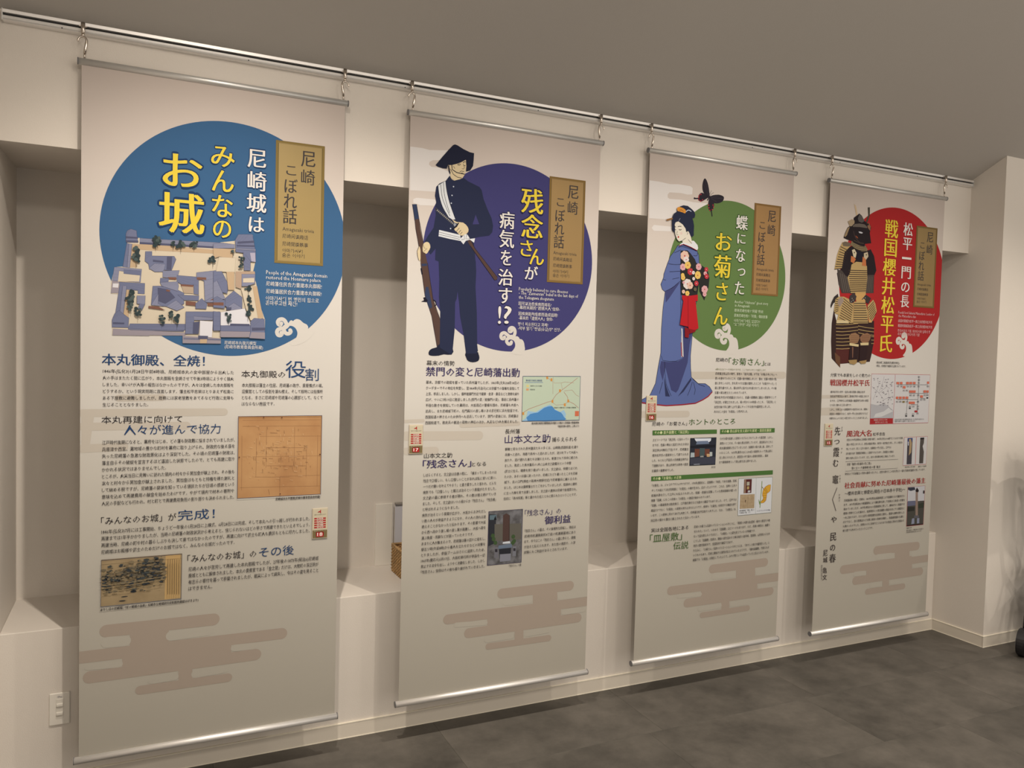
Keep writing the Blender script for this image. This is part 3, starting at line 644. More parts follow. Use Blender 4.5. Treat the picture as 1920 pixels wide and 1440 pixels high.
# rifle
p.poly(S1((58, 862), (110, 862), (140, 1040), (115, 1060), (85, 1060)), (52, 60, 84))
p.poly(S1((88, 1050), (140, 1040), (160, 1180), (195, 1340), (205, 1440), (150, 1440), (100, 1165)), BR)
p.poly(S2((135, -10), (185, -10), (235, 200), (300, 620), (345, 760), (388, 870), (388, 1170), (350, 1190), (285, 820), (205, 580), (155, 200)), BR)
p.poly(S2((165, 208), (228, 205), (232, 232), (168, 236)), (52, 60, 84)); p.poly(S2((152, 262), (168, 255), (180, 330), (165, 335)), OUT)
p.poly(S2((215, 480), (245, 480), (292, 720), (258, 735), (225, 640), (205, 560)), (52, 60, 84)); p.poly(S2((160, 652), (195, 635), (185, 605), (208, 598), (240, 640), (225, 658)), OUT)
p.line(S2((298, 628), (330, 650), (338, 690), (318, 706)), 2, OUT)
p.line(S1((58, 862), (88, 1050), (100, 1165), (150, 1440)), .8, OUT); p.line(S1((110, 862), (140, 1040), (195, 1330)), .8, OUT)
p.line(S2((155, 200), (205, 580), (285, 820), (350, 1190)), .8, OUT); p.line(S2((235, 200), (300, 620), (388, 870)), .8, OUT)
# legs, shoes, coat
p.poly(S2((350, 1185), (290, 1203), (256, 1230), (252, 1275), (300, 1288), (370, 1285), (430, 1270), (520, 1273), (532, 1200), (380, 1150)), NV2, 2)
p.poly(S2((685, 1250), (690, 1310), (715, 1350), (770, 1364), (830, 1350), (846, 1310), (835, 1265), (815, 1240)), NV2, 2)
p.poly(S2((365, 150), (800, 180), (806, 300), (798, 480), (814, 780), (820, 1160), (828, 1230), (810, 1262), (688, 1262), (660, 1040), (620, 830), (605, 650), (588, 530), (578, 620), (560, 660), (555, 980), (530, 1240), (515, 1275), (380, 1190), (385, 780), (370, 600), (374, 400)), NV)
p.poly(S1((515, 515), (540, 560), (570, 578), (690, 545), (740, 585), (800, 615), (880, 655), (908, 695), (930, 800), (980, 930), (1030, 1040), (1048, 1130), (1038, 1210), (1000, 1250), (880, 1265), (800, 1285)) +
       S2((780, -20), (800, 205), (365, 180), (325, 165), (330, 30), (270, 100), (245, 60)) + S1((275, 1370), (240, 1320), (205, 1330), (250, 1250), (320, 1150), (345, 1000), (340, 880), (350, 840), (335, 760), (350, 650), (390, 610), (470, 575)), NV)
p.poly(S1((835, 995), (878, 1110), (797, 1112)), DISC[1][2])
# sash and belt
p.poly(S1((372, 635), (465, 580), (480, 700), (520, 860), (560, 980), (588, 1050), (548, 1052), (500, 1020), (430, 900), (390, 770)), WS)
for q in (((405, 620), (425, 780), (470, 900), (520, 1010)), ((440, 600), (450, 740), (480, 860), (515, 970)), ((372, 635), (390, 770), (430, 900), (500, 1020)), ((465, 580), (480, 700), (520, 860), (588, 1050))): p.line(S1(*q), .9, OUT, 3)
p.poly(S1((388, 1178), (500, 1205), (645, 1240), (655, 1315), (520, 1290), (380, 1255)), WS)
for q in (((388, 1205), (500, 1235), (640, 1270)), ((382, 1232), (510, 1262), (640, 1295))): p.line(S1(*q), .7, OUT)
# sword
p.line(S1((340, 915), (450, 1010), (560, 1105)), 4.6, (92, 88, 92)); p.line(S1((340, 915), (450, 1010), (560, 1105)), 3.2, (52, 50, 56)); 
for k in range(12): x = 365 + k * 17; y = 938 + k * 14.4; p.dot(S1((x, y))[0], 1.0, (186, 178, 166))
p.poly(S1((560, 1110), (580, 1090), (600, 1115), (575, 1140)), (150, 148, 150))
p.poly(S1((735, 1318), (770, 1295)) + S2((790, 30), (1055, 370), (1045, 400), (1022, 405), (735, 0)), BR); p.line(S1((770, 1295)) + S2((790, 30), (1055, 370)), .8, OUT); p.line(S2((735, 0), (1022, 405), (1050, 395)), .8, OUT)
# hands
p.poly(S1((545, 1045), (600, 1082), (680, 1090), (738, 1145), (745, 1200), (705, 1238), (650, 1248), (600, 1200), (572, 1170), (612, 1105), (575, 1090)), SK, 2)
for q in (((600, 1195), (635, 1155)), ((625, 1215), (655, 1180)), ((645, 1235), (670, 1205))): p.line(S1(*q), .8, OUT)
p.line(S1((545, 1175), (600, 1135), (625, 1092)), 2.4, OUT)
p.poly(S1((190, 1355), (230, 1325), (265, 1338), (280, 1390), (255, 1440)) + S2((222, 92), (200, 80), (178, 60)), SK, 2); p.line(S1((190, 1355), (205, 1400), (240, 1405), (200, 1440)), .7, OUT)
p.poly(S2((135, 0), (112, 60), (118, 120), (130, 165), (150, 170), (152, 100), (150, 40)), SK, 2); p.line(S2((135, 0), (112, 60), (118, 120), (130, 165)), .8, OUT)
p.poly(S1((645, 1290), (690, 1240), (728, 1228), (765, 1290), (828, 1282), (815, 1337), (765, 1300), (715, 1312), (685, 1356), (655, 1320)), WS); p.line(S1((690, 1240), (700, 1290), (660, 1300)), .7, OUT); p.line(S1((728, 1228), (715, 1290), (765, 1290)), .7, OUT)
for x, y in ((562, 650), (544, 757), (535, 852), (527, 1162)): p.dot(S1((x, y))[0], 1.3, (200, 200, 206))
# head
p.poly(S1((490, 385), (540, 372), (640, 345), (712, 318), (718, 400), (712, 450), (702, 500), (672, 545), (640, 560), (572, 576), (530, 545), (518, 480), (495, 440)), SK)
p.poly(S1((342, 385), (420, 290), (500, 200), (556, 142), (580, 134), (610, 145), (680, 190), (760, 230), (813, 243), (808, 330), (800, 400), (765, 455), (715, 466), (720, 400), (713, 322), (650, 355), (600, 372), (545, 385), (490, 388), (480, 430), (430, 425), (370, 405)), NV2)
p.poly(S1((490, 388), (510, 392), (515, 440), (525, 480), (518, 500), (505, 470), (498, 435)), NV2)
for q, w_ in ((((540, 385), (545, 440), (600, 478), (700, 500)), 1.6), (((528, 440), (560, 500), (610, 535), (660, 545)), 1.1), (((608, 378), (632, 372), (650, 380)), 1.2), (((612, 388), (640, 392)), .9), (((678, 360), (695, 346), (710, 350)), 1.2),
              (((684, 392), (708, 396)), .9), (((680, 372), (690, 400), (694, 420), (685, 436), (664, 432)), .8), (((638, 470), (655, 460), (690, 466)), 1), (((560, 400), (578, 430)), .8), (((655, 485), (680, 484)), .7)): p.line(S1(*q), w_, OUT)
p.line(S1((506, 395), (512, 430), (530, 445)), .9, (120, 96, 80))
p.build('soldier_print', C)
p = Print(b, .0022); E1 = (40, 36, 70)
for ch, cx, cy, sw, sh in (('残', 997.3, 377, 40, 46), ('念', 997, 424, 39, 44), ('さ', 986.5, 465, 22, 30), ('ん', 1005.8, 481, 26, 30)): p.char((cx, cy), sw, sh, ch, YELM, .012, .024, E1)
for ch, cx, cy, sw, sh in (('が', 995.5, 511, 24, 25), ('病', 950, 412.5, 27, 32), ('気', 949.5, 447.5, 27, 33), ('を', 948.5, 482.5, 20, 28), ('治', 947.5, 519, 26, 31), ('す', 947, 553.5, 24, 29), ('!', 936.5, 589.5, 5.5, 33), ('?', 951.5, 589.5, 13.5, 33)): p.char((cx, cy), sw, sh, ch, WHM, .012, .022, E1)
p.build('headline_lettering', C)
p = Print(b, .0022)
for t, a, c_, h in (('Popularly believed to cure illnesses', (972.5, 541), (1064, 546), 7.6), ('- The "Zannensan" belief in the last days of', (972.5, 548.7), (1083, 554), 7.6), ('the Tokugawa shogunate', (972.3, 556.7), (1038, 559.5), 7.6),
                    ('因可以治愈疾病而闻名!', (972, 568.3), (1033, 571), 6.6), ('-幕府末期的“遗憾大人”信仰-', (972, 576), (1049, 579), 6.6), ('因疾病能夠痊癒而造成話題!', (972, 587), (1045, 590.5), 6.6), ('-幕末的「遺憾大人」信仰-', (972, 595), (1036.5, 598), 6.6),
                    ('병이 치유된다고 화제!', (971, 606.5), (1027, 608.7), 6.8), ('-막부 말기 "잔념(유감)상" 신앙-', (971, 614.8), (1051, 617.5), 6.8)): p.text(a, c_, h, t, WHM, .012)
p.build('caption_lettering', C)
PUR = (62, 52, 92)
p = Print(b, .0016)
p.text((800, 679), (853, 680.3), 9, '幕末の情勢', BLK, .004); p.text((799, 695.5), (974.5, 697.5), 16.5, '禁門の変と尼崎藩出動', PUR, .014)
p.text((947.5, 808), (975.5, 807.3), 8.5, '長州藩', BLK, .004); p.text((947, 823), (1032.5, 820.5), 15, '山本文之助', PUR, .012); p.text((1035.5, 823.3), (1082, 821.8), 8.2, '捕らえられる', BLK, .002)
p.text((795.5, 853.7), (848.5, 852), 8.8, '山本文之助', BLK, .002); p.text((793.5, 870), (884, 866.5), 15, '「残念さん」', PUR, .014); p.text((885.5, 869.5), (912, 868), 7.6, 'となる', BLK, .002)
p.text((985, 960.5), (1052.5, 957), 11, '「残念さん」の', PUR, .006); p.text((1022.5, 974), (1070.5, 971.5), 14.5, '御利益', PUR, .014)
p.build('heading_lettering', C)
p = Print(b, .0016)
p.para((799, 715.8), (798, 791.5), (973.7, 716.3), 5.8, '幕末、京都での政局を握っていた長州藩でしたが、1863年(文久3)8月18日の\nクーデターでその地位を失墜し、翌1864年(元治元)には京都での復権を目指して\n上京、挙兵しました。しかし、御所蛤御門付近で薩摩・会津・桑名などと激戦を繰り\n広げ、ついに7月19日に敗退しました(禁門の変／蛤御門の変)。事前に長州藩の\n不穏な動きを察知していた幕府は、大坂周辺の警備を固め、尼崎藩も大坂へ\n派兵し、また尼崎城下町の、左門殿川の渡し場のある辰巳町に兵を駐留させ、\n西国街道の押さえのため伊丹へも派兵しています。禁門の変後には、尼崎藩は\n西国街道で、敗走兵の搬送の荷物の押収のほか、人足など9人を捕えました。', BLK, .012)
p.para((947.2, 841), (946, 934), (1084, 836.5), 5.3, '朝敵と見なされた長州藩兵たちの多くは、山崎路(西国街道)を通り\n兵庫へと逃れ、海路で長州へと逃れましたが、淀川を下って大坂へ\n出たり、逃げ遅れた者たちは捕らえられ、斬首されて市中に晒され\nました。敗走した長州藩兵の1人に山本文之助鑑光という中間\n(武士に仕え、雑務を担う者)がいました。文之助は、仲間とはぐれ\nたのか、あるいは道に迷ったのか、尼崎にたどり着いたところを尼崎\n城下、北の口門(現在の阪神大物駅付近)で尼崎藩兵に捕らえられ\nました。はじめは薩摩藩士だとごまかしていましたが、取調中に便所\nに立った隙を見て自害しました。文之助の遺体は尼崎で仮埋葬され、\n目印に「長州何某」等と書かれた石とともに葬られたということです。', BLK, .012)
p.para((794.5, 890), (793, 954.4), (931.5, 884), 6, 'しばらくすると、文之助は自害の際に、「捕まってしまったのは\n残念で口惜しい。もし口惜しいことがあれば私に言いに来い。\n一つだけ願いを叶えてやろう」と書き置きしたと言われ、どんな\n病気でも「口惜しい」と願えば治るという風聞がたちました。\n文之助の墓に参拝する者が現れ、その数は増え続けていき\nました。そして、文之助はいつの頃からか「残念さん」「残念様」\nと呼ばれるようになりました。', BLK, .012)
p.para((792, 965.3), (789.7, 1072.5), (912, 957.2), 6, '病気が治るという風聞が広がり、大坂からおびただし\nい数の人々が参詣するようになり、その人の流れは途\n絶えることがなかったと伝わります。その影響で大坂\nから西へ向かう渡し場の渡し賃が高騰し、大坂へ荷を\n運ぶ魚屋・飛脚などが困っていたそうです。\nあまりに人が集まるので、尼崎藩は墓の回りに垣をし、\n朝五ツ時(午前8時)から番人を立たせるなどの対策を\nとりましたが、参詣ブームはさらに過熱したため、\n1865年(慶応元)5月17日、大坂町奉行所が参詣を一切\n禁止する法令を出し、ようやく沈静化しました。しかし\n「残念さん」信仰はその後も語り継がれていきました。', BLK, .012)
p.para((984.5, 993.2), (983.2, 1034.5), (1080, 987.3), 5.5, '「残念さん」の墓は、その後場所を移転し、現在は\n尼崎市杭瀬南新町4丁目の杭瀬東墓地にあり\nます。今ではこの「残念さん」の墓に参ると、頭痛\nが治ると伝えられます。また他の病気や、入学\n試験にもご利益があるとされています。', BLK, .012)
p.text((997, 791.8), (1085.5, 791.3), 4, '幕末期尼崎周辺概略図(長州藩士の敗走と尼崎藩の警備体制)', BLK, .014); p.text((1046, 797.7), (1085.5, 797.3), 4, '『図説尼崎の歴史』上巻より)', BLK, .014)
p.text((955, 1059.6), (978, 1057.6), 4.2, '「残念さん」の墓', BLK, .012)
p.build('body_lettering', C)
p = Print(b, .0010); ZP = Z(930, 670, 5.333); q = ZP((270, 183), (843, 185), (832, 620), (260, 632)); p.poly(q, (188, 196, 170))
p.poly(ZP((262, 630), (300, 600), (320, 530), (400, 540), (480, 490), (540, 465), (570, 500), (640, 540), (680, 520), (700, 560), (690, 625)), (150, 184, 206))
p.poly(ZP((320, 630), (345, 560), (420, 545), (480, 500), (560, 480), (590, 520), (650, 545), (680, 590), (680, 625)), (80, 134, 184), 2)
RO = (170, 110, 90)
for q2 in (((275, 545), (330, 510), (440, 470), (520, 440), (560, 430), (600, 370), (660, 320), (740, 260), (815, 200)), ((680, 340), (715, 390), (722, 430), (780, 460), (825, 500)), ((560, 440), (600, 470), (690, 465), (722, 430)), ((570, 190), (580, 250), (650, 250), (665, 320)), ((650, 250), (690, 240), (780, 250)), ((680, 330), (760, 320), (800, 370), (830, 385)), ((520, 200), (570, 240), (570, 360))): p.line(ZP(*q2), .8 if len(q2) > 4 else .5, RO)
for x, y in ((512, 198), (555, 218), (640, 328), (565, 434), (722, 430), (688, 468), (274, 555)): p.poly(ZP((x - 9, y - 14), (x + 9, y - 14), (x + 9, y + 14), (x - 9, y + 14)), (206, 140, 66))
p.poly(ZP((790, 530), (830, 530), (828, 580), (788, 582)), (204, 110, 78)); p.poly(ZP((305, 268), (330, 268), (330, 292), (305, 292)), (214, 196, 130)); p.poly(ZP((303, 305), (328, 305), (328, 325), (303, 325)), (214, 152, 106))
p.poly(ZP((290, 243), (470, 243), (470, 247), (290, 247)), (84, 120, 160)); p.text(ZP((300, 226))[0], ZP((460, 226))[0], 3.6, '幕末期 尼崎周辺概略図', (56, 84, 130)); p.text(ZP((345, 280))[0], ZP((460, 280))[0], 2.4, '藩領内の主な交通路', (90, 96, 90)); p.text(ZP((340, 316))[0], ZP((390, 316))[0], 2.4, '西国街道', (90, 96, 90)); p.text(ZP((580, 497))[0], ZP((800, 497))[0], 2.6, '尼崎城下の警備を担った尼崎藩の配備体制', BLK)
photo_frame(p, q, (70, 84, 108)); p.build('map_print', C)
p = Print(b, .0010); q = [(917.5, 958), (980.8, 953.3), (978.3, 1053), (914.7, 1059.2)]; ZG = Z(780, 930, 6)
p.poly(q, noise_mat('graveyard_photo', ink((122, 118, 118)), ink((70, 66, 64)), 26, .35, .65))
p.poly(ZG((825, 200), (905, 200), (905, 520), (820, 560)), (50, 50, 54)); p.poly(ZG((890, 310), (1190, 300), (1190, 480), (890, 500)), (100, 94, 84)); p.poly(ZG((835, 210), (910, 205), (910, 260), (835, 262)), (96, 112, 118))
p.poly(ZG((880, 262), (898, 215), (912, 262)), (28, 28, 30)); p.poly(ZG((985, 210), (1020, 188), (1060, 210), (1055, 500), (980, 505)), (82, 62, 56)); p.poly(ZG((1055, 210), (1060, 210), (1058, 500), (1050, 500)), (58, 44, 42))
for x, y in ((880, 480), (900, 520), (1100, 450), (1110, 500), (1095, 520), (870, 440)): p.dot(ZG((x, y))[0], 4, (66, 84, 52))
p.poly(ZG((985, 512), (1060, 500), (1068, 525), (980, 530)), (206, 206, 206)); p.poly(ZG((935, 550), (1080, 530), (1090, 570), (930, 590)), (104, 114, 128)); p.poly(ZG((940, 590), (1075, 575), (1070, 690), (945, 700)), (44, 44, 48)); p.poly(ZG((950, 650), (1075, 640), (1070, 720), (950, 735)), (130, 128, 134))
p.poly(ZG((890, 570), (930, 570), (930, 690), (885, 690)), (112, 108, 112)); p.poly(ZG((1095, 560), (1135, 560), (1130, 670), (1090, 670)), (120, 118, 122)); p.poly(ZG((895, 590), (922, 590), (922, 625), (895, 625)), (50, 46, 50)); p.poly(ZG((1100, 580), (1126, 580), (1126, 612), (1100, 612)), (54, 50, 54))
photo_frame(p, q, (60, 52, 76)); p.build('gravestone_photo_print', C)

# ------------------------------------------------------------------ banner with the woman and butterfly
b = 2; C = CLOTH[2]
V1 = Z(1210, 320, 7.2); V2 = Z(1195, 510, 5.538)
clouds(2, Z(1180, 1030, 6), [((940, 224), (1528, 147), 98), ((472, 469), (1720, 305), 98), ((657, 607), (1592, 470), 98), ((824, 743), (1337, 662), 64)],
       [[(1205, 190), (1420, 170), (1420, 330), (1205, 360)], [(810, 420), (1445, 350), (1445, 500), (810, 580)], [(1040, 560), (1130, 540), (1130, 690), (1040, 710)]],
       [((960, 305), (1175, 283), 74), ((1450, 262), (1700, 225), 66), ((560, 530), (800, 508), 50), ((1468, 418), (1700, 390), 50), ((800, 670), (1020, 636), 60), ((1155, 622), (1330, 595), 60)], 1)
clouds(2, Z(1205, 690, 7.2), [((560, 110), (1900, 100), 100), ((-80, 640), (600, 630), 90)], [], [], 1, m=cloudmid, name='pale_cloud_print')
p = Print(b, .0003)
p.poly(V1((48, 150), (180, 167), (330, 200), (440, 200), (600, 225), (632, 250), (625, 335), (560, 338), (480, 320), (320, 310), (292, 340), (295, 380), (320, 398), (480, 408), (640, 440), (830, 455), (700, 700), (400, 690), (340, 680), (45, 660)), cloudtop)
p.poly(V1((78, 790), (110, 750), (345, 772), (345, 835), (110, 830)), cloudtop); p.build('white_cloud_print', C)
p = Print(b, .0008)
KB, KD, SK2, HA, RD = (92, 104, 150), (66, 68, 108), (226, 212, 190), (40, 44, 62), (150, 34, 48)
sil = V1((430, 1025), (380, 1110), (332, 1170), (290, 1278), (245, 1410)) + V2((268, 70), (240, 140), (255, 192), (285, 218), (262, 400), (248, 600), (242, 850), (215, 1000), (188, 1165), (130, 1290), (48, 1335), (48, 1372), (180, 1388), (300, 1398), (460, 1388), (602, 1372), (680, 1335), (735, 1300), (778, 1246), (750, 1200), (705, 1166), (630, 1165), (560, 1100), (552, 1000), (550, 880), (570, 640), (608, 320), (618, 240)) + V1((745, 1310), (722, 1260), (715, 1150), (690, 1092), (600, 1050), (500, 1010))
p.poly(sil, KB); p.line(sil, .9, OUT, closed=True)
p.line(V2((48, 1367), (180, 1385), (300, 1396), (460, 1386), (602, 1370), (680, 1333), (735, 1298), (777, 1250)), 2.2, RD)
p.poly(V2((285, 218), (440, 115), (390, 190), (330, 280), (292, 330)), KD); p.poly(V2((245, 935), (330, 945), (420, 935), (475, 905), (470, 600), (455, 540), (560, 560), (568, 640), (540, 760), (520, 950), (470, 1100), (425, 1230), (400, 1262), (350, 1235), (290, 1000), (262, 1140), (240, 1060), (232, 1000)), KD)
p.poly(V2((275, 1090), (300, 1200), (338, 1302), (290, 1300)), (50, 54, 84)); p.poly(V2((420, 1300), (555, 1105), (560, 1130), (480, 1250)), (50, 54, 84))
p.poly(V2((452, 590), (465, 600), (478, 890), (455, 890)), (216, 208, 204)); p.line(V2((452, 740), (458, 880), (472, 890)), 1.8, RD)
for q in (((443, 110), (448, 400), (452, 600), (470, 905), (400, 935), (330, 938), (262, 928), (246, 880)), ((280, 215), (360, 175), (440, 105)), ((265, 90), (292, 96)), ((360, 85), (430, 70)), ((282, 940), (285, 1060), (300, 1180), (350, 1295)), ((262, 1150), (228, 1272)), ((570, 1150), (545, 1230), (520, 1290)), ((582, 1150), (600, 1230), (590, 1282)), ((575, 1120), (640, 1175), (700, 1195))): p.line(V2(*q), .8, OUT)
for q in (((385, 1125), (470, 1085)), ((305, 1270), (380, 1282), (470, 1280)), ((320, 1380), (470, 1370)), ((440, 1050), (500, 1040), (620, 1075), (692, 1098)), ((640, 1160), (690, 1160), (700, 1110))): p.line(V1(*q), .8, OUT, 3)
OB = V1((472, 1095), (560, 1092), (600, 1130), (660, 1210), (680, 1262), (760, 1300), (825, 1345), (845, 1400), (850, 1440)) + V2((742, 70), (735, 160), (690, 302), (642, 210), (632, 100), (615, 250), (560, 252), (450, 250), (443, 0)) + V1((468, 1400))
p.poly(OB, (46, 44, 42)); p.line(OB, .7, OUT, closed=True)
PK, PE, YE, RE, CW = (214, 160, 158), (222, 182, 158), (226, 184, 96), (186, 58, 64), (222, 206, 196)
def flower(zf, x, y, r, c, sc_):
    q = zf((x, y))[0]
    for k in range(7): a = 6.283 * k / 7; p.dot((q[0] + math.cos(a) * r * .5 / sc_, q[1] + math.sin(a) * r * .6 / sc_), r * .55 / sc_, c)
    p.dot(q, r * .5 / sc_, c); p.dot(q, r * .2 / sc_, RE if c != RE else CW)
for x, y, r, c in ((525, 1165, 62, PE), (545, 1215, 40, CW), (500, 1315, 42, PK), (565, 1290, 45, YE), (600, 1375, 42, RE), (712, 1310, 42, PK), (700, 1415, 42, YE), (815, 1345, 28, RE), (640, 1390, 22, CW), (800, 1400, 26, PK), (495, 1425, 26, YE)): flower(V1, x, y, r, c, 7.2)
for x, y, r, c in ((468, 70, 24, YE), (620, 45, 34, YE), (512, 135, 48, CW), (540, 150, 34, PE), (605, 128, 24, RE), (690, 190, 36, PK), (690, 240, 22, PK), (710, 55, 24, RE), (510, 232, 24, YE), (470, 215, 18, PE), (575, 80, 16, CW), (590, 190, 18, (96, 92, 70)), (470, 120, 14, PK)): flower(V2, x, y, r, c, 5.54)
p.poly(V2((455, 252), (520, 258), (618, 245), (618, 308), (595, 312), (626, 592), (538, 642), (516, 578), (433, 558), (468, 310), (455, 290)), (182, 34, 40)); p.poly(V2((485, 580), (530, 600), (600, 612), (590, 630), (528, 650), (525, 692), (485, 685)), (132, 28, 34)); p.line(V2((516, 258), (518, 578), (538, 642)), .8, (96, 20, 28)); p.line(V2((468, 310), (433, 558), (516, 578)), .7, (96, 20, 28))
# head
p.poly(V1((382, 740), (395, 715), (430, 702), (490, 745), (528, 800), (535, 845), (570, 830), (590, 860), (612, 970), (630, 1000), (520, 1010), (488, 985), (482, 962), (440, 976), (412, 945), (385, 870)), SK2)
p.line(V1((382, 760), (385, 870), (412, 945), (440, 975), (480, 962), (530, 925)), .8, OUT)
p.poly(V1((432, 1035), (465, 1000), (492, 984), (560, 1000), (610, 1000), (612, 962), (640, 962), (690, 1020), (698, 1062), (682, 1092), (600, 1050), (500, 1012)), (222, 216, 212)); p.line(V1((440, 1030), (500, 1008), (600, 1048), (682, 1092)), 1.2, RD)
p.poly(V1((345, 800), (345, 700), (352, 640), (368, 600), (410, 572), (420, 535), (455, 500), (500, 485), (555, 493), (605, 530), (645, 570), (657, 610), (650, 650), (618, 658), (632, 700), (642, 760), (638, 830), (638, 890), (620, 908), (595, 900), (575, 850), (560, 830), (535, 835), (525, 790), (485, 740), (430, 702), (395, 714), (376, 750), (382, 855), (352, 825)), HA)
p.poly(V1((412, 525), (440, 508), (500, 525), (532, 560), (522, 594), (490, 582), (450, 570), (418, 560)), (214, 142, 56), 2); p.line(V1((440, 555), (470, 545), (500, 570)), 1.2, (150, 84, 40))
p.line(V1((272, 685), (300, 678), (352, 662)), 3, (150, 104, 60)); p.line(V1((532, 572), (565, 548), (605, 568)), 1.4, (196, 200, 214), 3); p.line(V1((435, 695), (455, 660)), .8, (150, 150, 160))
for q, w_ in ((((422, 775), (445, 768), (470, 770)), 1.2), (((378, 770), (398, 778)), 1.1), (((436, 812), (455, 818), (472, 812)), 1.3), (((380, 812), (402, 818)), 1.1), (((416, 832), (405, 882), (428, 886)), .8), (((548, 850), (560, 862), (545, 880)), .8), (((560, 945), (612, 1000)), .7)): p.line(V1(*q), w_, (50, 44, 50))
p.dot(V1((430, 912))[0], 1.7, (176, 20, 30)); p.dot(V1((470, 862))[0], 2.6, (226, 196, 180))
p.build('kimono_woman_print', C)
p = Print(b, .0012); BW = (46, 40, 46)
p.line(V1((852, 352), (868, 312), (885, 280)), .5, BW); p.line(V1((862, 352), (890, 325), (915, 308)), .5, BW)
p.poly(V1((856, 350), (853, 290), (840, 210), (818, 145), (795, 118), (775, 145), (762, 210), (765, 275), (790, 330), (825, 365)), BW, 2); p.poly(V1((850, 362), (790, 325), (745, 312), (715, 345), (708, 400), (738, 432), (780, 415), (838, 378)), BW, 2)
p.line(V1((715, 388), (680, 390), (645, 388)), 2.4, BW); p.dot(V1((655, 388))[0], 1.8, BW)
p.poly(V1((855, 368), (900, 345), (980, 336), (1040, 355), (1052, 385), (1030, 430), (960, 455), (905, 440), (868, 395)), BW, 2); p.poly(V1((860, 378), (905, 420), (920, 470), (902, 540), (872, 562), (842, 520), (840, 460), (850, 400)), BW, 2)
p.line(V1((880, 540), (888, 590), (892, 630)), 2.2, BW); p.line(V1((862, 352), (845, 385), (828, 415)), 2.2, BW)
for x, y in ((715, 352), (712, 378), (712, 408), (738, 425), (765, 408), (740, 335), (845, 478), (850, 515), (862, 548), (905, 478), (912, 505), (895, 538)): p.dot(V1((x, y))[0], 1.25, (190, 44, 60))
for q in (((795, 130), (845, 340)), ((775, 200), (840, 345)), ((1040, 385), (880, 378)), ((980, 350), (875, 370)), ((960, 440), (875, 385))): p.line(V1(*q), .35, (84, 74, 80))
p.build('butterfly_print', C)
p = Print(b, .0022); E2 = (58, 82, 44)
for ch, cx, cy, sw, sh in (('蝶', 1390, 419, 21, 27), ('に', 1389, 449, 15, 19), ('な', 1387.5, 480, 17, 24), ('っ', 1389, 511.5, 14, 14), ('た', 1385.5, 541, 17, 24)): p.char((cx, cy), sw, sh, ch, WHM, .010, .022, E2)
for ch, cx, cy, sw, sh in (('お', 1356, 455, 29, 32), ('菊', 1353.5, 501, 31, 42), ('さ', 1352.5, 548, 21, 33), ('ん', 1350.5, 593.5, 25, 33)): p.char((cx, cy), sw, sh, ch, YELM, .012, .022, E2)
p.build('headline_lettering', C)
p = Print(b, .0022); PG = (206, 214, 176)
for t, a, c_, h in (('Another "Okikusan" ghost story', (1376.3, 566.3), (1439.3, 570.5), 6.6), ('in Amagasaki', (1377, 573), (1404.5, 575.2), 6.6), ('原来尼崎也有!?“阿菊”传说', (1376, 582.6), (1430, 586), 5.8), ('原來尼崎也有!?「阿菊」傳說故事', (1375.5, 592.2), (1438, 595.6), 5.8),
                    ('아마가사키에도 있었다!?', (1375, 602), (1424, 604.5), 6), ('"오키쿠상" 괴담 이야기', (1374.8, 608.8), (1421, 611.5), 6)): p.text(a, c_, h, t, PG, .012)
p.build('caption_lettering', C)
GR = (72, 100, 48); GD = (78, 110, 56)
p = Print(b, .0014)
for q in ([(1223.7, 808.7), (1344, 806.2), (1344, 814), (1223.5, 817.5)], [(1350.3, 805.8), (1452.6, 803), (1452.4, 811), (1350, 814.6)], [(1221.5, 894.8), (1449.3, 881.9), (1449, 889.8), (1221.2, 903.3)]): p.poly(q, GD)
p.build('green_bar_print', C)
p = Print(b, .0018)
p.text((1341.8, 675.5), (1364.5, 676.3), 7.2, '尼崎の', BLK, .002); p.text((1366, 678.7), (1432, 680.2), 13, '「お菊さん」', GR, .008); p.text((1433, 683), (1444.5, 683.2), 6.2, 'とは', BLK, .002)
p.text((1341, 692.6), (1436, 695.6), 3.8, '※様々なエピソードが伝わりますが、ここではそのひとつを紹介します。', (120, 118, 70), .008)
p.text((1222.8, 797), (1288, 795), 7.2, '尼崎の「お菊さん」', BLK, .002); p.text((1291.5, 793), (1378.5, 790.7), 11.5, 'ホントのところ', GR, .006)
for t, a, c_ in (('その❶ 喜多屋敷と「深正院」', (1227, 812.7), (1291, 811.3)), ('その❷ 青山家を支え続けた家老・喜田玄蕃家', (1353, 809.8), (1446, 807.2)), ('その❸「お菊虫」の正体', (1224.5, 898.9), (1277.5, 896))): p.text(a, c_, 5.6, t, (216, 216, 160), .014)
p.text((1221.5, 995.4), (1291.3, 990), 7.4, '実は全国各地にある', BLK, .002); p.text((1219, 1011.5), (1279, 1005.5), 14.5, '「皿屋敷」', GR, .008); p.text((1263, 1024.7), (1291, 1022), 13.5, '伝説', GR, .008)
p.build('heading_lettering', C)
p = Print(b, .0018)
p.para((1341, 701.6), (1338.5, 773), (1456.6, 702.8), 4.8, '尼崎藩主青山氏の時代、家老の「喜多玄蕃」が下女「お菊(お木とも)」へ\n思いを寄せていたところ、玄蕃の妻が嫉妬しました。妻は、玄蕃の食事の際、\n飯に針をしのばせ、針を見つけた玄蕃が激怒したところ「お菊がやった」と\n菊に罪を着せました。菊は井戸に投げ込まれ殺されてしまいました。その後\n玄蕃の家は絶えたといわれています。\n櫻井松平氏が尼崎藩主となると、玄蕃の屋敷跡に藩主の菩提寺として\n「深正院」が建立されました。菊の死から100年経ったころ、「深正院」に\n女性を後ろ手に縛り上げた姿にそっくりな虫が大量発生しました。\n人々はこの虫を「お菊虫」と呼びました。', BLK, .012)
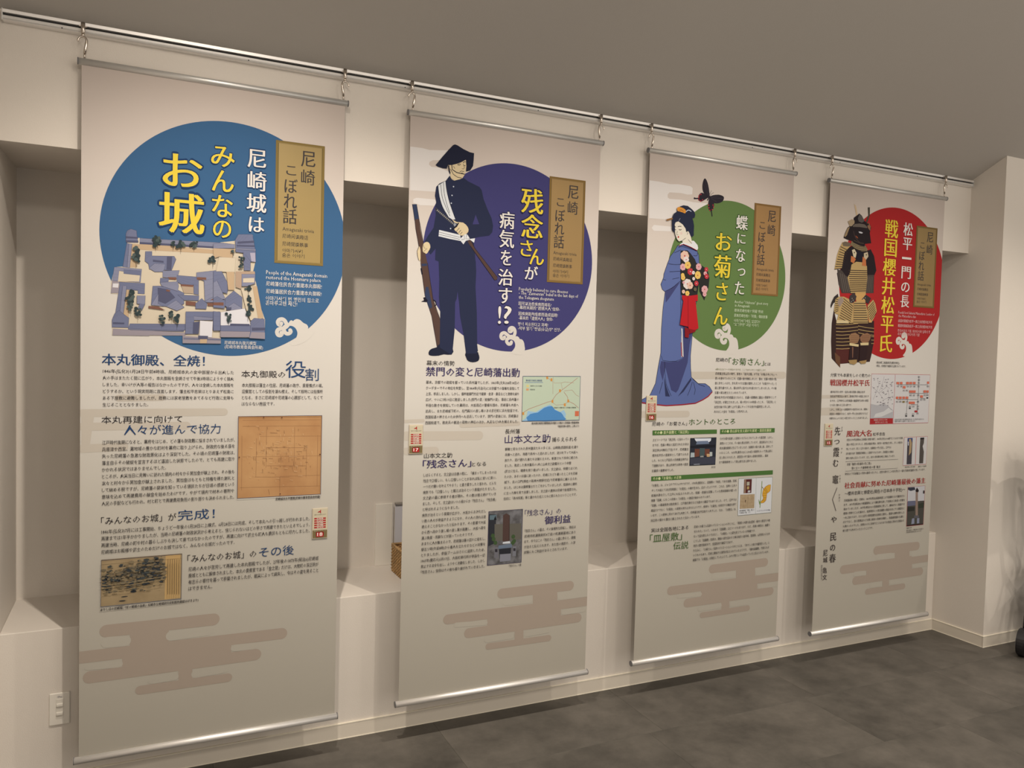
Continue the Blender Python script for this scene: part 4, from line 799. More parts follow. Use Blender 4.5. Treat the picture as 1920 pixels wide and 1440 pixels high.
p.para((1223.8, 826), (1222.5, 884.3), (1291.5, 825), 4.8, 'エピソードでは「源正院」と伝わってい\nますが、怪談の舞台と設定されたお寺は\n深正院(大物町2丁目)です。尼崎藩主\n櫻井松平氏の菩提寺として建てられま\nした。もともと戸田氏の尼崎藩主時代は\n下屋敷があり、青山氏時代は家老の喜田\n玄蕃家の屋敷地でした。', BLK, .012)
p.para((1350, 823.6), (1348.4, 867.6), (1449.4, 820), 4.6, 'なぜか菊を殺害した家老のモデルとされてしまった喜田家。しかし、\n実際のところは、その後も家は存続しています。喜田家はもともと\n熊本藩加藤家に仕えていましたが、加藤家の取り潰し後、浪人して\nいたところ、1635年(寛永12)に1,300石の高禄をもって青山家に\n召し抱えられました。家臣団の中で最大の家禄を拝領し、幕末\nまで筆頭家老として青山家を支え続けました。', BLK, .012)
p.para((1222, 911), (1220.5, 977), (1382, 902.3), 4.8, '「お菊虫」は、ジャコウアゲハのサナギです。1795年(寛政7)に、皿屋敷の「本家」である姫路、尼崎、\nそして大坂にてほぼ同時期に「お菊虫」の噂が生まれ、広がったようです。これは、当時の上方の\n知識人等を介して江戸にも伝えられました。怪談・奇談を収集していた根岸鎮衛が綴った\n随筆「耳嚢」にもこの尼崎の「お菊虫」の逸話が納められています。\n「耳嚢」の著者根岸は勘定奉行、江戸南町奉行などを勤めた幕臣でもありました。さて、江戸では\n逸話だけでなく「お菊虫」の実物も持ち込まれたようです。根岸も「お菊虫」を実見する機会を得て\nいます。この根岸に見せてあげた人物こそ、尼崎藩主松平忠告その人でした。なお、「お菊虫」は、\n深正院の僧から藩主に献上されたと伝わっています。', BLK, .012)
p.para((1301.5, 988), (1299.5, 1050.6), (1444, 976), 4.8, '尼崎のお菊さん伝説のバリエーションのひとつに、「殿様の大事な皿(宮城・栃木の家宝を十枚\nせられた」という、いわゆる「皿屋敷」エピソードもあります。ただ、尼崎の場合は、幽霊と\nなって皿を数えるのではなく、「お菊虫」へと姿を変えているのが特徴です。\nこうした「皿屋敷」伝説は、類似の話を含めると東北地方の岩手県、宮城県、山形県から九州\n地方の鹿児島県まで、全国各地で確認できます。\nちなみに、「お菊さん」伝説のバリエーションのひとつには、「あやしい虫が大量発生した」と\nいうものもあり、尼崎と類似する事例が伝えられているようです。「播州皿屋敷」で知られる\n姫路でも「お菊虫」は発生していたようで、みやげ物としても出回っていたと伝えられています。', BLK, .012)
p.text((1333.5, 876.6), (1341, 876.2), 3.2, '深正院', BLK, .01)
p.build('body_lettering', C)
p = Print(b, .0010); q = [(1294.6, 823), (1343, 821.3), (1341, 871.7), (1293, 874)]; ZH = Z(1205, 690, 7.2)
p.poly(q, (46, 48, 56)); p.poly(ZH((700, 960), (925, 955), (920, 990), (890, 1010), (740, 1010), (715, 990)), (216, 216, 220)); p.poly(ZH((735, 995), (880, 990), (900, 1030), (720, 1040)), (110, 120, 140)); p.poly(ZH((640, 1060), (980, 1040), (975, 1080), (640, 1090)), (34, 34, 40))
p.poly(ZH((705, 1100), (770, 1100), (765, 1200), (700, 1210)), (110, 66, 52)); p.poly(ZH((840, 1100), (905, 1100), (900, 1190), (840, 1190)), (110, 66, 52)); p.poly(ZH((770, 1090), (840, 1090), (835, 1190), (770, 1200)), (72, 84, 84)); p.poly(ZH((650, 1150), (700, 1150), (700, 1210), (645, 1215)), (170, 176, 176)); p.poly(ZH((905, 1140), (940, 1140), (940, 1195), (905, 1200)), (176, 178, 172)); p.poly(ZH((865, 1165), (905, 1165), (905, 1205), (865, 1205)), (196, 156, 112))
p.poly(ZH((640, 1225), (985, 1205), (980, 1300), (640, 1315)), (66, 66, 76)); p.poly(ZH((690, 1305), (770, 1300), (770, 1310), (690, 1315)), (150, 150, 156)); p.poly(ZH((780, 1195), (820, 1190), (825, 1210), (775, 1212)), (150, 146, 140)); photo_frame(p, q, (40, 44, 46)); p.build('temple_photo_print', C)
p = Print(b, .0010); ZI = Z(1320, 870, 7.579); q = ZI((495, 213), (975, 187), (957, 690), (483, 738)); p.poly(q, (212, 208, 204)); photo_frame(p, q, (96, 104, 88), .8); p.line(ZI((745, 200), (733, 708)), .5, (130, 136, 124))
p.poly(ZI((572, 222), (682, 216), (674, 414), (564, 422)), (88, 44, 42)); p.poly(ZI((578, 225), (600, 224), (592, 420), (570, 421)), (150, 120, 96)); p.poly(ZI((610, 258), (650, 256), (648, 308), (608, 310)), (176, 168, 146)); p.poly(ZI((612, 322), (645, 320), (643, 362), (610, 364)), (176, 150, 96)); p.poly(ZI((625, 380), (660, 378), (658, 405), (623, 408)), (190, 186, 182))
p.poly(ZI((517, 440), (722, 430), (716, 630), (508, 642)), noise_mat('old_page', ink((182, 158, 124)), ink((160, 134, 102)), 60, .3, .7)); p.poly(ZI((585, 512), (598, 515), (595, 552), (586, 545)), (90, 66, 50)); p.line(ZI((630, 450), (620, 630)), .5, (140, 116, 90))
p.text(ZI((505, 668))[0], ZI((718, 656))[0], 3.4, '根岸鎮衛著『耳嚢』巻五の', BLK, .01); p.text(ZI((505, 698))[0], ZI((660, 690))[0], 3.4, '「於菊虫の事」より', BLK, .01); p.text(ZI((752, 672))[0], ZI((943, 655))[0], 3.2, 'ジャコウアゲハのサナギ(お菊虫)', (80, 76, 100), .008)
p.line(ZI((826, 245), (822, 330), (810, 450), (797, 625)), 1.5, (120, 140, 66)); p.poly(ZI((775, 500), (785, 560), (800, 600), (805, 560), (790, 530)), (112, 134, 64))
CH_ = (214, 160, 56); q = ZI((950, 296), (915, 300), (880, 322), (850, 355), (835, 400), (832, 445), (845, 485), (832, 515), (805, 540), (815, 558), (850, 552), (882, 520), (890, 470), (895, 420), (925, 400), (942, 380), (946, 340)); p.poly(q, CH_); p.line(q, .6, (130, 76, 30), closed=True)
for q in (((838, 420), (892, 415)), ((835, 450), (890, 448)), ((845, 480), (888, 475)), ((840, 505), (885, 498)), ((825, 525), (872, 525)), ((818, 318), (895, 410)), ((822, 335), (840, 345)), ((870, 340), (905, 400))): p.line(ZI(*q), .6, (130, 80, 30))
p.build('chrysalis_picture_print', C)

# ------------------------------------------------------------------ banner with the armour
b = 3; C = CLOTH[3]
A1 = Z(1550, 380, 8.467); A2 = Z(1545, 540, 9)
clouds(3, Z(1480, 1000, 3.273), [((533, 107), (780, 82), 53), ((328, 222), (900, 148), 53), ((403, 291), (802, 238), 50), ((475, 359), (696, 328), 36)],
       [[(645, 90), (735, 85), (735, 180), (645, 190)], [(470, 205), (750, 170), (750, 260), (470, 290)], [(568, 260), (608, 255), (608, 350), (568, 355)]],
       [((540, 148), (622, 140), 36), ((755, 130), (860, 116), 36), ((400, 250), (456, 244), 28), ((762, 205), (860, 192), 26), ((500, 322), (552, 313), 30), ((620, 305), (690, 296), 30)], 1)
clouds(3, Z(1540, 690, 9), [((-100, 490), (480, 480), 60), ((-100, 740), (300, 730), 130)], [], [], 1, m=cloudmid, name='pale_cloud_print')
p = Print(b, .0008)
TN, TD, BKA, GRA, ORA = (182, 150, 98), (62, 48, 40), (40, 32, 34), (92, 84, 78), (188, 110, 66)
def stripes(zf, left, right, n, m, w_):
    for k in range(n):
        t = (k + .5) / n; f = lambda P: tuple(P[0][j] + (P[1][j] - P[0][j]) * t for j in (0, 1)); a, c_ = f(left), f(right); p.line(zf(a, c_), w_, m)
p.poly(A1((438, 20), (470, 50), (500, 210), (490, 255), (470, 200)), (206, 176, 140)); p.poly(A1((655, 75), (690, 72), (688, 200), (655, 300), (625, 340), (628, 290), (662, 200)), (78, 70, 58))
# body behind
p.poly(A2((165, 380), (210, 560), (845, 560), (842, 900), (800, 1130), (770, 1250), (560, 1260), (270, 1285), (272, 1350), (128, 1190), (118, 900), (130, 600)), (56, 38, 36)); p.poly(A2((195, 1030), (430, 1010), (420, 1260), (275, 1285), (270, 1200), (200, 1120)), (84, 42, 38)); p.poly(A2((180, 1090), (270, 1170), (272, 1350), (195, 1250)), (104, 70, 50))
p.poly(A1((300, 740), (400, 690), (660, 760), (700, 740), (755, 850), (790, 1080), (755, 1160), (745, 1440), (240, 1440), (190, 1300), (165, 1120), (235, 1050), (270, 800)), BKA)
p.poly(A1((168, 1060), (240, 1080), (330, 1200), (385, 1400), (400, 1440), (245, 1440), (195, 1300)), (74, 64, 58)); p.poly(A1((640, 1150), (752, 1150), (742, 1440), (600, 1440), (640, 1320)), (74, 64, 58))
for k in range(4): p.line(A1((215 + k * 32, 1120 + k * 15), (270 + k * 30, 1420)), .7, (120, 108, 98)); p.line(A1((660 + k * 22, 1180), (625 + k * 28, 1420)), .6, (112, 98, 88))
p.poly(A1((395, 985), (470, 940), (570, 950), (640, 1010), (645, 1200), (620, 1440), (385, 1440), (330, 1190), (370, 1120)), TN); stripes(A1, [(345, 1060), (375, 1460)], [(648, 1070), (625, 1450)], 12, TD, 1.6)
p.poly(A1((250, 630), (320, 618), (388, 680), (330, 740), (285, 790), (238, 1048), (122, 1068), (165, 830), (205, 720)), TN); stripes(A1, [(225, 680), (122, 1080)], [(345, 745), (240, 1060)], 10, TD, 1.5); p.poly(A1((248, 640), (290, 618), (370, 640), (385, 690), (340, 700), (260, 690)), (112, 96, 78))
p.poly(A1((400, 600), (480, 620), (600, 660), (650, 745), (640, 775), (560, 775), (450, 725), (380, 670)), (130, 112, 82)); 
for k in range(4): p.line(A1((400 + k * 6, 625 + k * 28), (500, 665 + k * 30), (630, 690 + k * 26)), .7, (70, 58, 48))
p.poly(A1((470, 765), (580, 790), (570, 920), (480, 900)), (34, 32, 40))
p.poly(A1((400, 755), (440, 738), (475, 800), (458, 880), (425, 860)), (204, 186, 152)); p.poly(A1((388, 848), (430, 865), (460, 900), (428, 968), (380, 940)), ORA); p.poly(A1((590, 805), (650, 785), (662, 855), (622, 912), (590, 870)), (190, 170, 138)); p.poly(A1((572, 858), (620, 900), (628, 1012), (560, 1000)), ORA); p.dot(A1((440, 795))[0], 1.5, (90, 84, 66)); p.dot(A1((630, 830))[0], 1.6, (90, 84, 66))
# helmet and mask
p.poly(A1((268, 560), (290, 490), (330, 400), (400, 345), (430, 300), (432, 240), (520, 172), (560, 210), (600, 290), (640, 320), (690, 350), (705, 400), (685, 480), (706, 645), (610, 655), (600, 700), (540, 690), (430, 640), (405, 612), (330, 590)), BKA)
p.poly(A1((280, 530), (330, 410), (368, 385), (320, 520), (290, 550)), (150, 124, 92)); p.poly(A1((335, 300), (400, 262), (442, 285), (440, 330), (395, 375), (365, 375)), (164, 140, 110)); p.poly(A1((640, 330), (670, 320), (698, 380), (690, 450), (655, 400)), (140, 100, 74)); p.dot(A1((655, 345))[0], 2.2, BKA)
p.poly(A1((495, 250), (520, 185), (565, 225), (600, 290), (560, 320), (510, 300)), GRA); p.poly(A1((410, 372), (450, 340), (520, 332), (600, 345), (645, 385), (640, 405), (520, 388), (420, 385)), (104, 92, 82))
p.poly(A1((505, 460), (540, 462), (575, 478), (560, 492), (520, 485)), (196, 190, 190)); p.poly(A1((455, 520), (490, 545), (500, 575), (465, 550)), (140, 72, 46)); p.line(A1((425, 450), (440, 520), (470, 580), (520, 630)), 1, (84, 68, 60)); p.line(A1((430, 600), (520, 640), (590, 650)), .9, (92, 76, 62))
# sword, hip plates, hands
p.poly(A2((232, 100), (170, 150), (125, 240), (108, 300), (116, 345), (150, 270), (190, 235), (245, 180)), (52, 44, 42))
p.poly(A2((190, 190), (250, 150), (330, 150), (440, 200), (495, 265), (490, 590), (400, 602), (205, 592), (240, 455), (178, 432), (165, 370)), TN); stripes(A2, [(330, 160), (250, 520)], [(490, 300), (440, 620)], 9, TD, 1.5); stripes(A2, [(195, 170), (168, 440)], [(260, 195), (235, 400)], 7, TD, 1.3); p.poly(A2((205, 545), (400, 555), (420, 598), (205, 600)), (204, 180, 136)); p.poly(A2((240, 190), (300, 150), (330, 220), (260, 330), (225, 260)), (150, 130, 116))
p.poly(A2((500, 235), (690, 232), (735, 400), (740, 600), (490, 602)), TN); stripes(A2, [(505, 245), (490, 600)], [(695, 245), (740, 600)], 9, TD, 1.5)
p.poly(A2((730, 300), (825, 200), (862, 270), (885, 395), (850, 485), (795, 592), (752, 570)), TN); stripes(A2, [(735, 330), (775, 590)], [(830, 220), (880, 440)], 7, TD, 1.4); p.poly(A2((748, 535), (785, 535), (795, 585), (752, 590)), (204, 150, 90))
p.poly(A2((520, 85), (700, 80), (705, 232), (540, 236)), (196, 152, 92)); p.poly(A2((420, 190), (440, 125), (500, 88), (545, 145), (520, 225), (470, 262), (430, 250)), (66, 56, 54)); p.poly(A2((625, 205), (700, 115), (790, 178), (745, 272), (705, 250), (680, 190)), (60, 52, 50)); 
for x, y in ((470, 180), (485, 210), (455, 235), (660, 190), (690, 170)): p.dot(A2((x, y))[0], .9, (176, 166, 156))
# thigh guard bands
for k in range(8):
    y = 622 + k * 58; p.line(A2((196, y), (300, y + 5), (430, y - 4), (570, y - 20) if k < 3 else (430, y - 6)), 1.1, TN)
    if k < 3: p.line(A2((570, y + 22), (700, y + 50), (838, y + 66)), 1.1, TN)
    elif k < 6: p.line(A2((790, y + 30), (838, y + 32)), 1, TN)
p.poly(A2((415, 820), (450, 775), (520, 758), (585, 800), (592, 850), (560, 930), (480, 945), (430, 925)), (146, 108, 78)); p.poly(A2((598, 840), (640, 790), (720, 762), (788, 800), (770, 870), (740, 920), (650, 935), (610, 900)), (140, 100, 74))
for k in range(4): p.line(A2((440, 810 + k * 32), (575, 815 + k * 30)), .5, (90, 60, 44)); p.line(A2((625, 890 - k * 25), (760, 900 - k * 30)), .5, (90, 60, 44))
p.poly(A2((430, 980), (572, 990), (550, 1220), (412, 1215)), (50, 34, 34)); p.poly(A2((600, 970), (738, 965), (702, 1235), (582, 1240)), (50, 34, 34)); p.poly(A2((465, 1000), (488, 1000), (480, 1180), (468, 1180)), (122, 84, 66))
p.poly(A2((422, 930), (580, 958), (572, 996), (425, 975)), (206, 182, 134)); p.poly(A2((605, 930), (746, 926), (742, 970), (608, 972)), (206, 182, 134)); p.poly(A2((402, 1222), (545, 1212), (545, 1270), (500, 1298), (425, 1280)), (160, 128, 82)); p.poly(A2((582, 1242), (712, 1220), (695, 1278), (620, 1285)), (160, 128, 82))
p.build('armour_photo_print', C)
p = Print(b, .0022); E3 = (120, 26, 30)
for ch, cx, cy, sw, sh in (('戦', 1672, 429, 24, 34), ('国', 1670, 465, 22.5, 33), ('櫻', 1667.5, 501, 24, 33), ('井', 1665.8, 537, 24, 33), ('松', 1664.5, 572.5, 24, 33), ('平', 1663, 609, 23, 32), ('氏', 1661, 644.5, 22.5, 33)): p.char((cx, cy), sw, sh, ch, YELM, .012, .024)
for ch, cx, cy, sw, sh in (('松', 1703, 430, 17, 25), ('平', 1701.5, 457.5, 17, 23), ('一', 1700, 484.5, 17, 4), ('門', 1699, 511.5, 17, 23), ('の', 1697.3, 539, 15, 18), ('長', 1696.2, 565.5, 16, 23)): p.char((cx, cy), sw, sh, ch, WHM, .010, .022)
p.build('headline_lettering', C)
p = Print(b, .0022); PW = (222, 178, 172)
for t, a, c_, h in (('Feudal lord Sakurai Matsudaira: Leader of', (1684.2, 585.8), (1752, 590.3), 6), ('the Matsudaira clan', (1684.2, 592.3), (1717, 594.6), 6), ('战国时期崛为松平一族之长的樱井松平氏', (1683.8, 602), (1748, 605.3), 5.6), ('戰國時期崛為松平一族之長的櫻井松平氏', (1683.4, 611), (1748, 614.6), 5.6),
                    ('전국시대의 기둥, 마쓰다이라 일족의 장', (1682.8, 620.8), (1744, 623.4), 5.6), ('사쿠라이마쓰다이라 가문', (1682.6, 627), (1724, 629), 5.6)): p.text(a, c_, h, t, PW, .012)
p.build('caption_lettering', C)
RH = (164, 50, 46)
p = Print(b, .0018)
p.text((1557.3, 704), (1631.5, 704.6), 6.6, '分家でも本家をしのぐ勢力の', BLK, .002); p.text((1556.3, 718.2), (1630.3, 718.8), 11.5, '戦国櫻井松平氏', RH, .02); p.text((1587, 814), (1633.5, 813), 11.5, '風流大名', RH, .02); p.text((1636, 815), (1659, 814.6), 6, '松平忠告', BLK, .002)
p.text((1583, 911.6), (1734.5, 901.6), 10.5, '社会貢献に努めた尼崎藩最後の藩主', RH, .02); p.text((1583, 926), (1696.6, 918.6), 7, '～櫻井忠興と博愛社(現在の日本赤十字社)～', BLK, .004)
p.build('heading_lettering', C)
p = Print(b, .0018)
p.para((1556.6, 735), (1555, 784.8), (1628.6, 736), 4.2, '櫻井松平氏の初代・信定は徳川家康の曽祖父松平\n信忠(松平家宗主)の弟で、安城松平家の家臣にあたり\nますが、江戸時代には尼崎藩の最盛時代は他の家臣\nとも深く関わる三河の家です。\nしかし、分家とはいえ戦国時代の信定をはじめ、家康の\n家督を一時預かるなど、松平一門の主を自任するなど\n本家をもしのぐほどの勢力をもったこともありました。', BLK, .012)
p.para((1587, 825), (1585.5, 859.5), (1692, 822.6), 4.2, '忠告は1767年(明和4)に尼崎藩の家督を継ぎ、1805年(文化2)の64歳で亡くなるまで尼崎\n藩主の地位にありました。忠告は俳諧を嗜み、俳号を一桜井亀文と称し、多くの俳句を\n残しています。同じく江戸の俳人や、加藤暁台一門と交流し、江戸では\n家を継がぬ弟「播磨国尼崎藩士」に登場するなどもあり、尼崎藩主の俳諧は\n領内の俳人に広まっています。また、自分の俳句碑を神社に奉納しています。', BLK, .012)
p.text((1587.5, 871.2), (1633, 869), 4.6, '詩書『亀岡の梅 亀岡の花(二首)』', BLK, .01); p.text((1596, 878.6), (1650, 875.6), 4.6, '雪に立つ 夕暮寒梅 枝の雪  亀文', BLK, .01)
p.text((1583.5, 889.2), (1734, 881.6), 4.4, '発句などで尼崎藩主の忠告も亀岡のほとりに、忠告も寄せたこの句を添えた一首を尼崎本町藩邸に残しています。', BLK, .01)
p.para((1581.5, 938), (1579.5, 995), (1696, 931.5), 4.4, '尼崎藩最後の藩主・忠興は、1869年(明治2)版籍奉還により知藩事となり藩政を行い\nます。1871年(明治4)の廃藩置県により藩知事を辞して忠興は三条家の求職を\n務めていましたが、1877年(明治10)の西南戦争に際して、敵味方なく救護する\n戦場の悲惨さに心を痛めた、佐野常民らの救済運動の趣旨を共にする博愛社に\n一人に加わります。さらに自宅の御用屋敷を仮病院に提供し、看護も自費を寄付した\nだけでなく、自ら医薬品などを携え戦地の長崎を視察し、負傷者救護の仕事に\nも携わったのでした。忠興はのちに尼崎で亡くなるまでお世話に努めた功績ある\n者も愛する人々だったということです。', BLK, .012)
p.text((1643, 680), (1686, 681.6), 4.2, '紺糸威二枚胴具足(櫻井神社)', BLK, .008); p.text((1643, 686.4), (1698, 688.2), 4.2, '現在、尼崎城で複製が公開されています。', BLK, .008)
p.text((1696, 877), (1715, 875.8), 2.6, '櫻井神社に残る句碑', BLK, .008); p.text((1721, 876), (1736, 875), 2.6, '亀文の句碑', BLK, .008)
for t, y, x1 in (('博愛社の碑', 991.5, 1708), ('明治10年創立の、博愛社発祥の地の石碑です。', 996, 1731), ('尼崎市櫻井神社境内に建てられています。', 999.5, 1727)): p.text((1698.5, y), (x1, y - (x1 - 1698) * .11), 2.6, t, BLK, .008)
p.line([(1584.6, 865.6), (1683, 862), (1682, 878.8), (1584.1, 883.6)], .5, (80, 76, 74), closed=True)
p.build('body_lettering', C)
p = Print(b, .0018); CG = (70, 60, 56)
for ch, cx, cy, sw, sh in (('先', 1569.8, 808.5, 10.5, 16), ('つ', 1568.6, 829, 9.5, 8), ('霞', 1567.6, 848.2, 10.5, 17), ('む', 1566.4, 868.3, 9.5, 13), ('竈', 1565.8, 899, 10.5, 16), ('や', 1562.6, 974, 10, 11), ('民', 1561.6, 1006, 11, 15), ('の', 1560.4, 1026.6, 9, 11), ('春', 1560, 1046, 12, 16), ('尼', 1546.6, 1036.4, 8, 12), ('城', 1546.6, 1049.2, 8, 10), ('亀', 1545.6, 1068.5, 7.5, 11), ('文', 1545.4, 1081.5, 8, 10)): p.char((cx, cy), sw, sh, ch, CG, .004, .014)
K7 = Z(1530, 790, 4.645); p.line(K7((180, 578), (140, 680), (170, 780)), 1.1, CG)
for ch, x, y in (('さき', 223, 75), ('か', 222, 245), ('す', 218, 280), ('かまど', 205, 505), ('かまど', 200, 670)):
    for k, c_ in enumerate(ch): p.char(K7((x, y - 12 * len(ch) + 24 * k + 6))[0], 2.6, 3.6, c_, CG, .0, 0)
for k, c_ in enumerate('櫻井松平忠告之句'): p.char(K7((45, 1255 + k * 16))[0], 2.4, 3, c_, CG, 0, 0)
p.build('calligraphy_lettering', C)
p = Print(b, .0010); ZR = Z(1630, 690, 9)
q = ZR((37, 105), (1028, 125), (990, 935), (5, 955)); p.poly(q, (206, 198, 192)); p.poly(ZR((20, 610), (60, 620), (130, 635), (240, 600), (300, 640), (400, 720), (395, 860), (10, 860)), (176, 170, 168)); p.poly(ZR((70, 840), (100, 780), (240, 740), (330, 670), (395, 740), (200, 830)), (204, 198, 192)); p.poly(ZR((8, 858), (395, 855), (392, 946), (5, 955)), (166, 44, 44))
p.line(ZR((435, 118), (398, 945)), 1, (176, 100, 104)); p.line(q, .9, (184, 96, 98), closed=True)
for q2 in (((45, 320), (160, 430), (240, 540), (400, 480)), ((130, 180), (160, 290), (120, 400), (60, 540)), ((250, 150), (210, 300), (160, 400)), ((310, 360), (330, 480), (310, 600)), ((300, 640), (370, 720)), ((160, 430), (290, 320), (340, 350))): p.line(ZR(*q2), .5, (130, 120, 124))
rnd = random.Random(2)
for k in range(52):
    x, y = rnd.uniform(50, 390), rnd.uniform(170, 640); p.line(ZR((x, y), (x + 22, y - 3)), .9, (110, 100, 104))
p.text(ZR((68, 884))[0], ZR((295, 882))[0], 3, '戦国期の松平氏の分布', (222, 190, 180)); p.text(ZR((90, 926))[0], ZR((300, 920))[0], 3, '(松平氏とゆかりの地)', (222, 190, 180))
LN = (110, 104, 104)
for q2 in (((835, 150), (825, 440), (812, 640), (805, 780)), ((480, 290), (990, 292)), ((670, 435), (990, 438)), ((470, 540), (815, 540)), ((700, 628), (812, 628)), ((640, 540), (620, 790)), ((860, 520), (940, 524))): p.line(ZR(*q2), .6, LN)
SQ = (206, 108, 84)
for x0_, x1_, y in ((452, 500, 262), (512, 555, 262), (618, 665, 262), (675, 720, 262), (732, 776, 262), (970, 1006, 257), (560, 606, 332), (668, 776, 406), (910, 955, 406), (963, 998, 406), (853, 900, 490), (442, 484, 510), (496, 540, 510), (554, 596, 510), (608, 652, 510), (660, 762, 596)): p.poly(ZR((x0_, y - 20), (x1_, y - 20), (x1_, y + 20), (x0_, y + 20)), SQ)
p.poly(ZR((758, 725), (808, 725), (806, 757), (758, 757)), (170, 52, 52)); p.poly(ZR((552, 565), (592, 565), (592, 592), (552, 592)), (190, 160, 84))
for x, y in ((975, 514), (678, 688), (615, 818), (730, 817)): p.poly(ZR((x - 15, y - 10), (x + 15, y - 10), (x + 15, y + 10), (x - 15, y + 10)), (40, 36, 40))
for x, y, t in ((835, 160, '親氏'), (832, 212, '泰親'), (830, 260, '信光'), (828, 320, '親忠'), (475, 318, '守家'), (530, 318, '与副'), (640, 320, '光重'), (694, 320, '元芳'), (752, 320, '光親'), (986, 320, '親則'), (580, 388, '乗元'), (630, 388, '乗正'), (690, 468, '親盛'), (746, 470, '長家'), (818, 468, '長親'), (930, 468, '張忠'), (975, 468, '乗清'), (870, 545, '信忠'), (922, 545, '利長'), (460, 576, '信定'), (514, 576, '義春'), (572, 578, '康孝'), (626, 576, '信孝'), (814, 576, '清康'), (680, 658, '重吉'), (736, 658, '忠政'), (812, 656, '広忠'), (810, 700, '家康'), (806, 776, '秀忠'), (615, 788, '家次'), (732, 788, '忠正')): p.text((ZR((x - 19, y))[0]), (ZR((x + 19, y))[0]), 3.1, t, (84, 78, 80))
p.text(ZR((420, 878))[0], ZR((915, 872))[0], 2.8, '信定は松平長親の次男で櫻井松平家の祖、その子孫が代々続きました。', (60, 56, 58), .01); p.text(ZR((420, 908))[0], ZR((770, 905))[0], 2.8, '家康の時代には譜代の一族となります。', (60, 56, 58), .01)
p.build('family_tree_print', C)
p = Print(b, .0010); ZT = Z(1570, 800, 6.857)
q = ZT((858, 145), (1160, 133), (1138, 492), (840, 507)); p.poly(q, (204, 196, 190)); p.line(q, .9, (184, 104, 100), closed=True); p.line(ZT((1015, 140), (998, 500)), 1.3, (184, 104, 100))
p.poly(ZT((900, 155), (966, 152), (950, 490), (886, 493)), (72, 66, 70)); p.poly(ZT((900, 155), (966, 152), (964, 200), (898, 205)), (56, 66, 110)); p.poly(ZT((915, 170), (945, 165), (955, 220), (945, 340), (915, 380), (925, 230)), (170, 142, 106)); p.poly(ZT((905, 200), (915, 200), (915, 250), (905, 250)), (200, 200, 214))
p.poly(ZT((1065, 150), (1116, 148), (1110, 220), (1095, 260), (1110, 330), (1100, 480), (1048, 482), (1058, 270)), (84, 76, 70)); p.poly(ZT((1065, 150), (1116, 148), (1114, 170), (1062, 172)), (40, 36, 38)); p.build('stone_photos_print', C)
p = Print(b, .0010); q = ZT((903, 785), (1125, 768), (1100, 1268), (883, 1290)); p.poly(q, (78, 74, 66)); p.poly(ZT((903, 785), (1125, 768), (1115, 960), (895, 975)), (196, 190, 188)); p.poly(ZT((905, 790), (990, 785), (1000, 820), (940, 835), (905, 820)), (60, 60, 70)); p.poly(ZT((900, 965), (1000, 960), (1000, 1020), (895, 1030)), (104, 102, 120)); p.poly(ZT((1040, 1000), (1110, 985), (1108, 1050), (1035, 1060)), (58, 62, 50))
p.poly(ZT((1000, 830), (1020, 790), (1045, 830), (1035, 855), (1008, 855)), (46, 36, 36)); p.poly(ZT((1002, 850), (1032, 850), (1030, 1150), (1000, 1160)), (146, 122, 108)); p.poly(ZT((898, 1040), (990, 1040), (985, 1090), (895, 1100)), (52, 50, 44)); p.poly(ZT((985, 1150), (1045, 1150), (1045, 1180), (980, 1185)), (96, 92, 96)); p.poly(ZT((955, 1190), (985, 1185), (985, 1255), (945, 1262)), (140, 140, 156)); p.poly(ZT((1020, 1185), (1050, 1185), (1048, 1250), (1018, 1255)), (140, 140, 156)); p.poly(ZT((1098, 830), (1120, 830), (1118, 870), (1096, 870)), (70, 62, 60)); p.poly(ZT((885, 1275), (1101, 1255), (1100, 1268), (883, 1290)), (54, 30, 30))
p.line(q, .8, (176, 90, 90), closed=True); p.build('monument_photo_print', C)

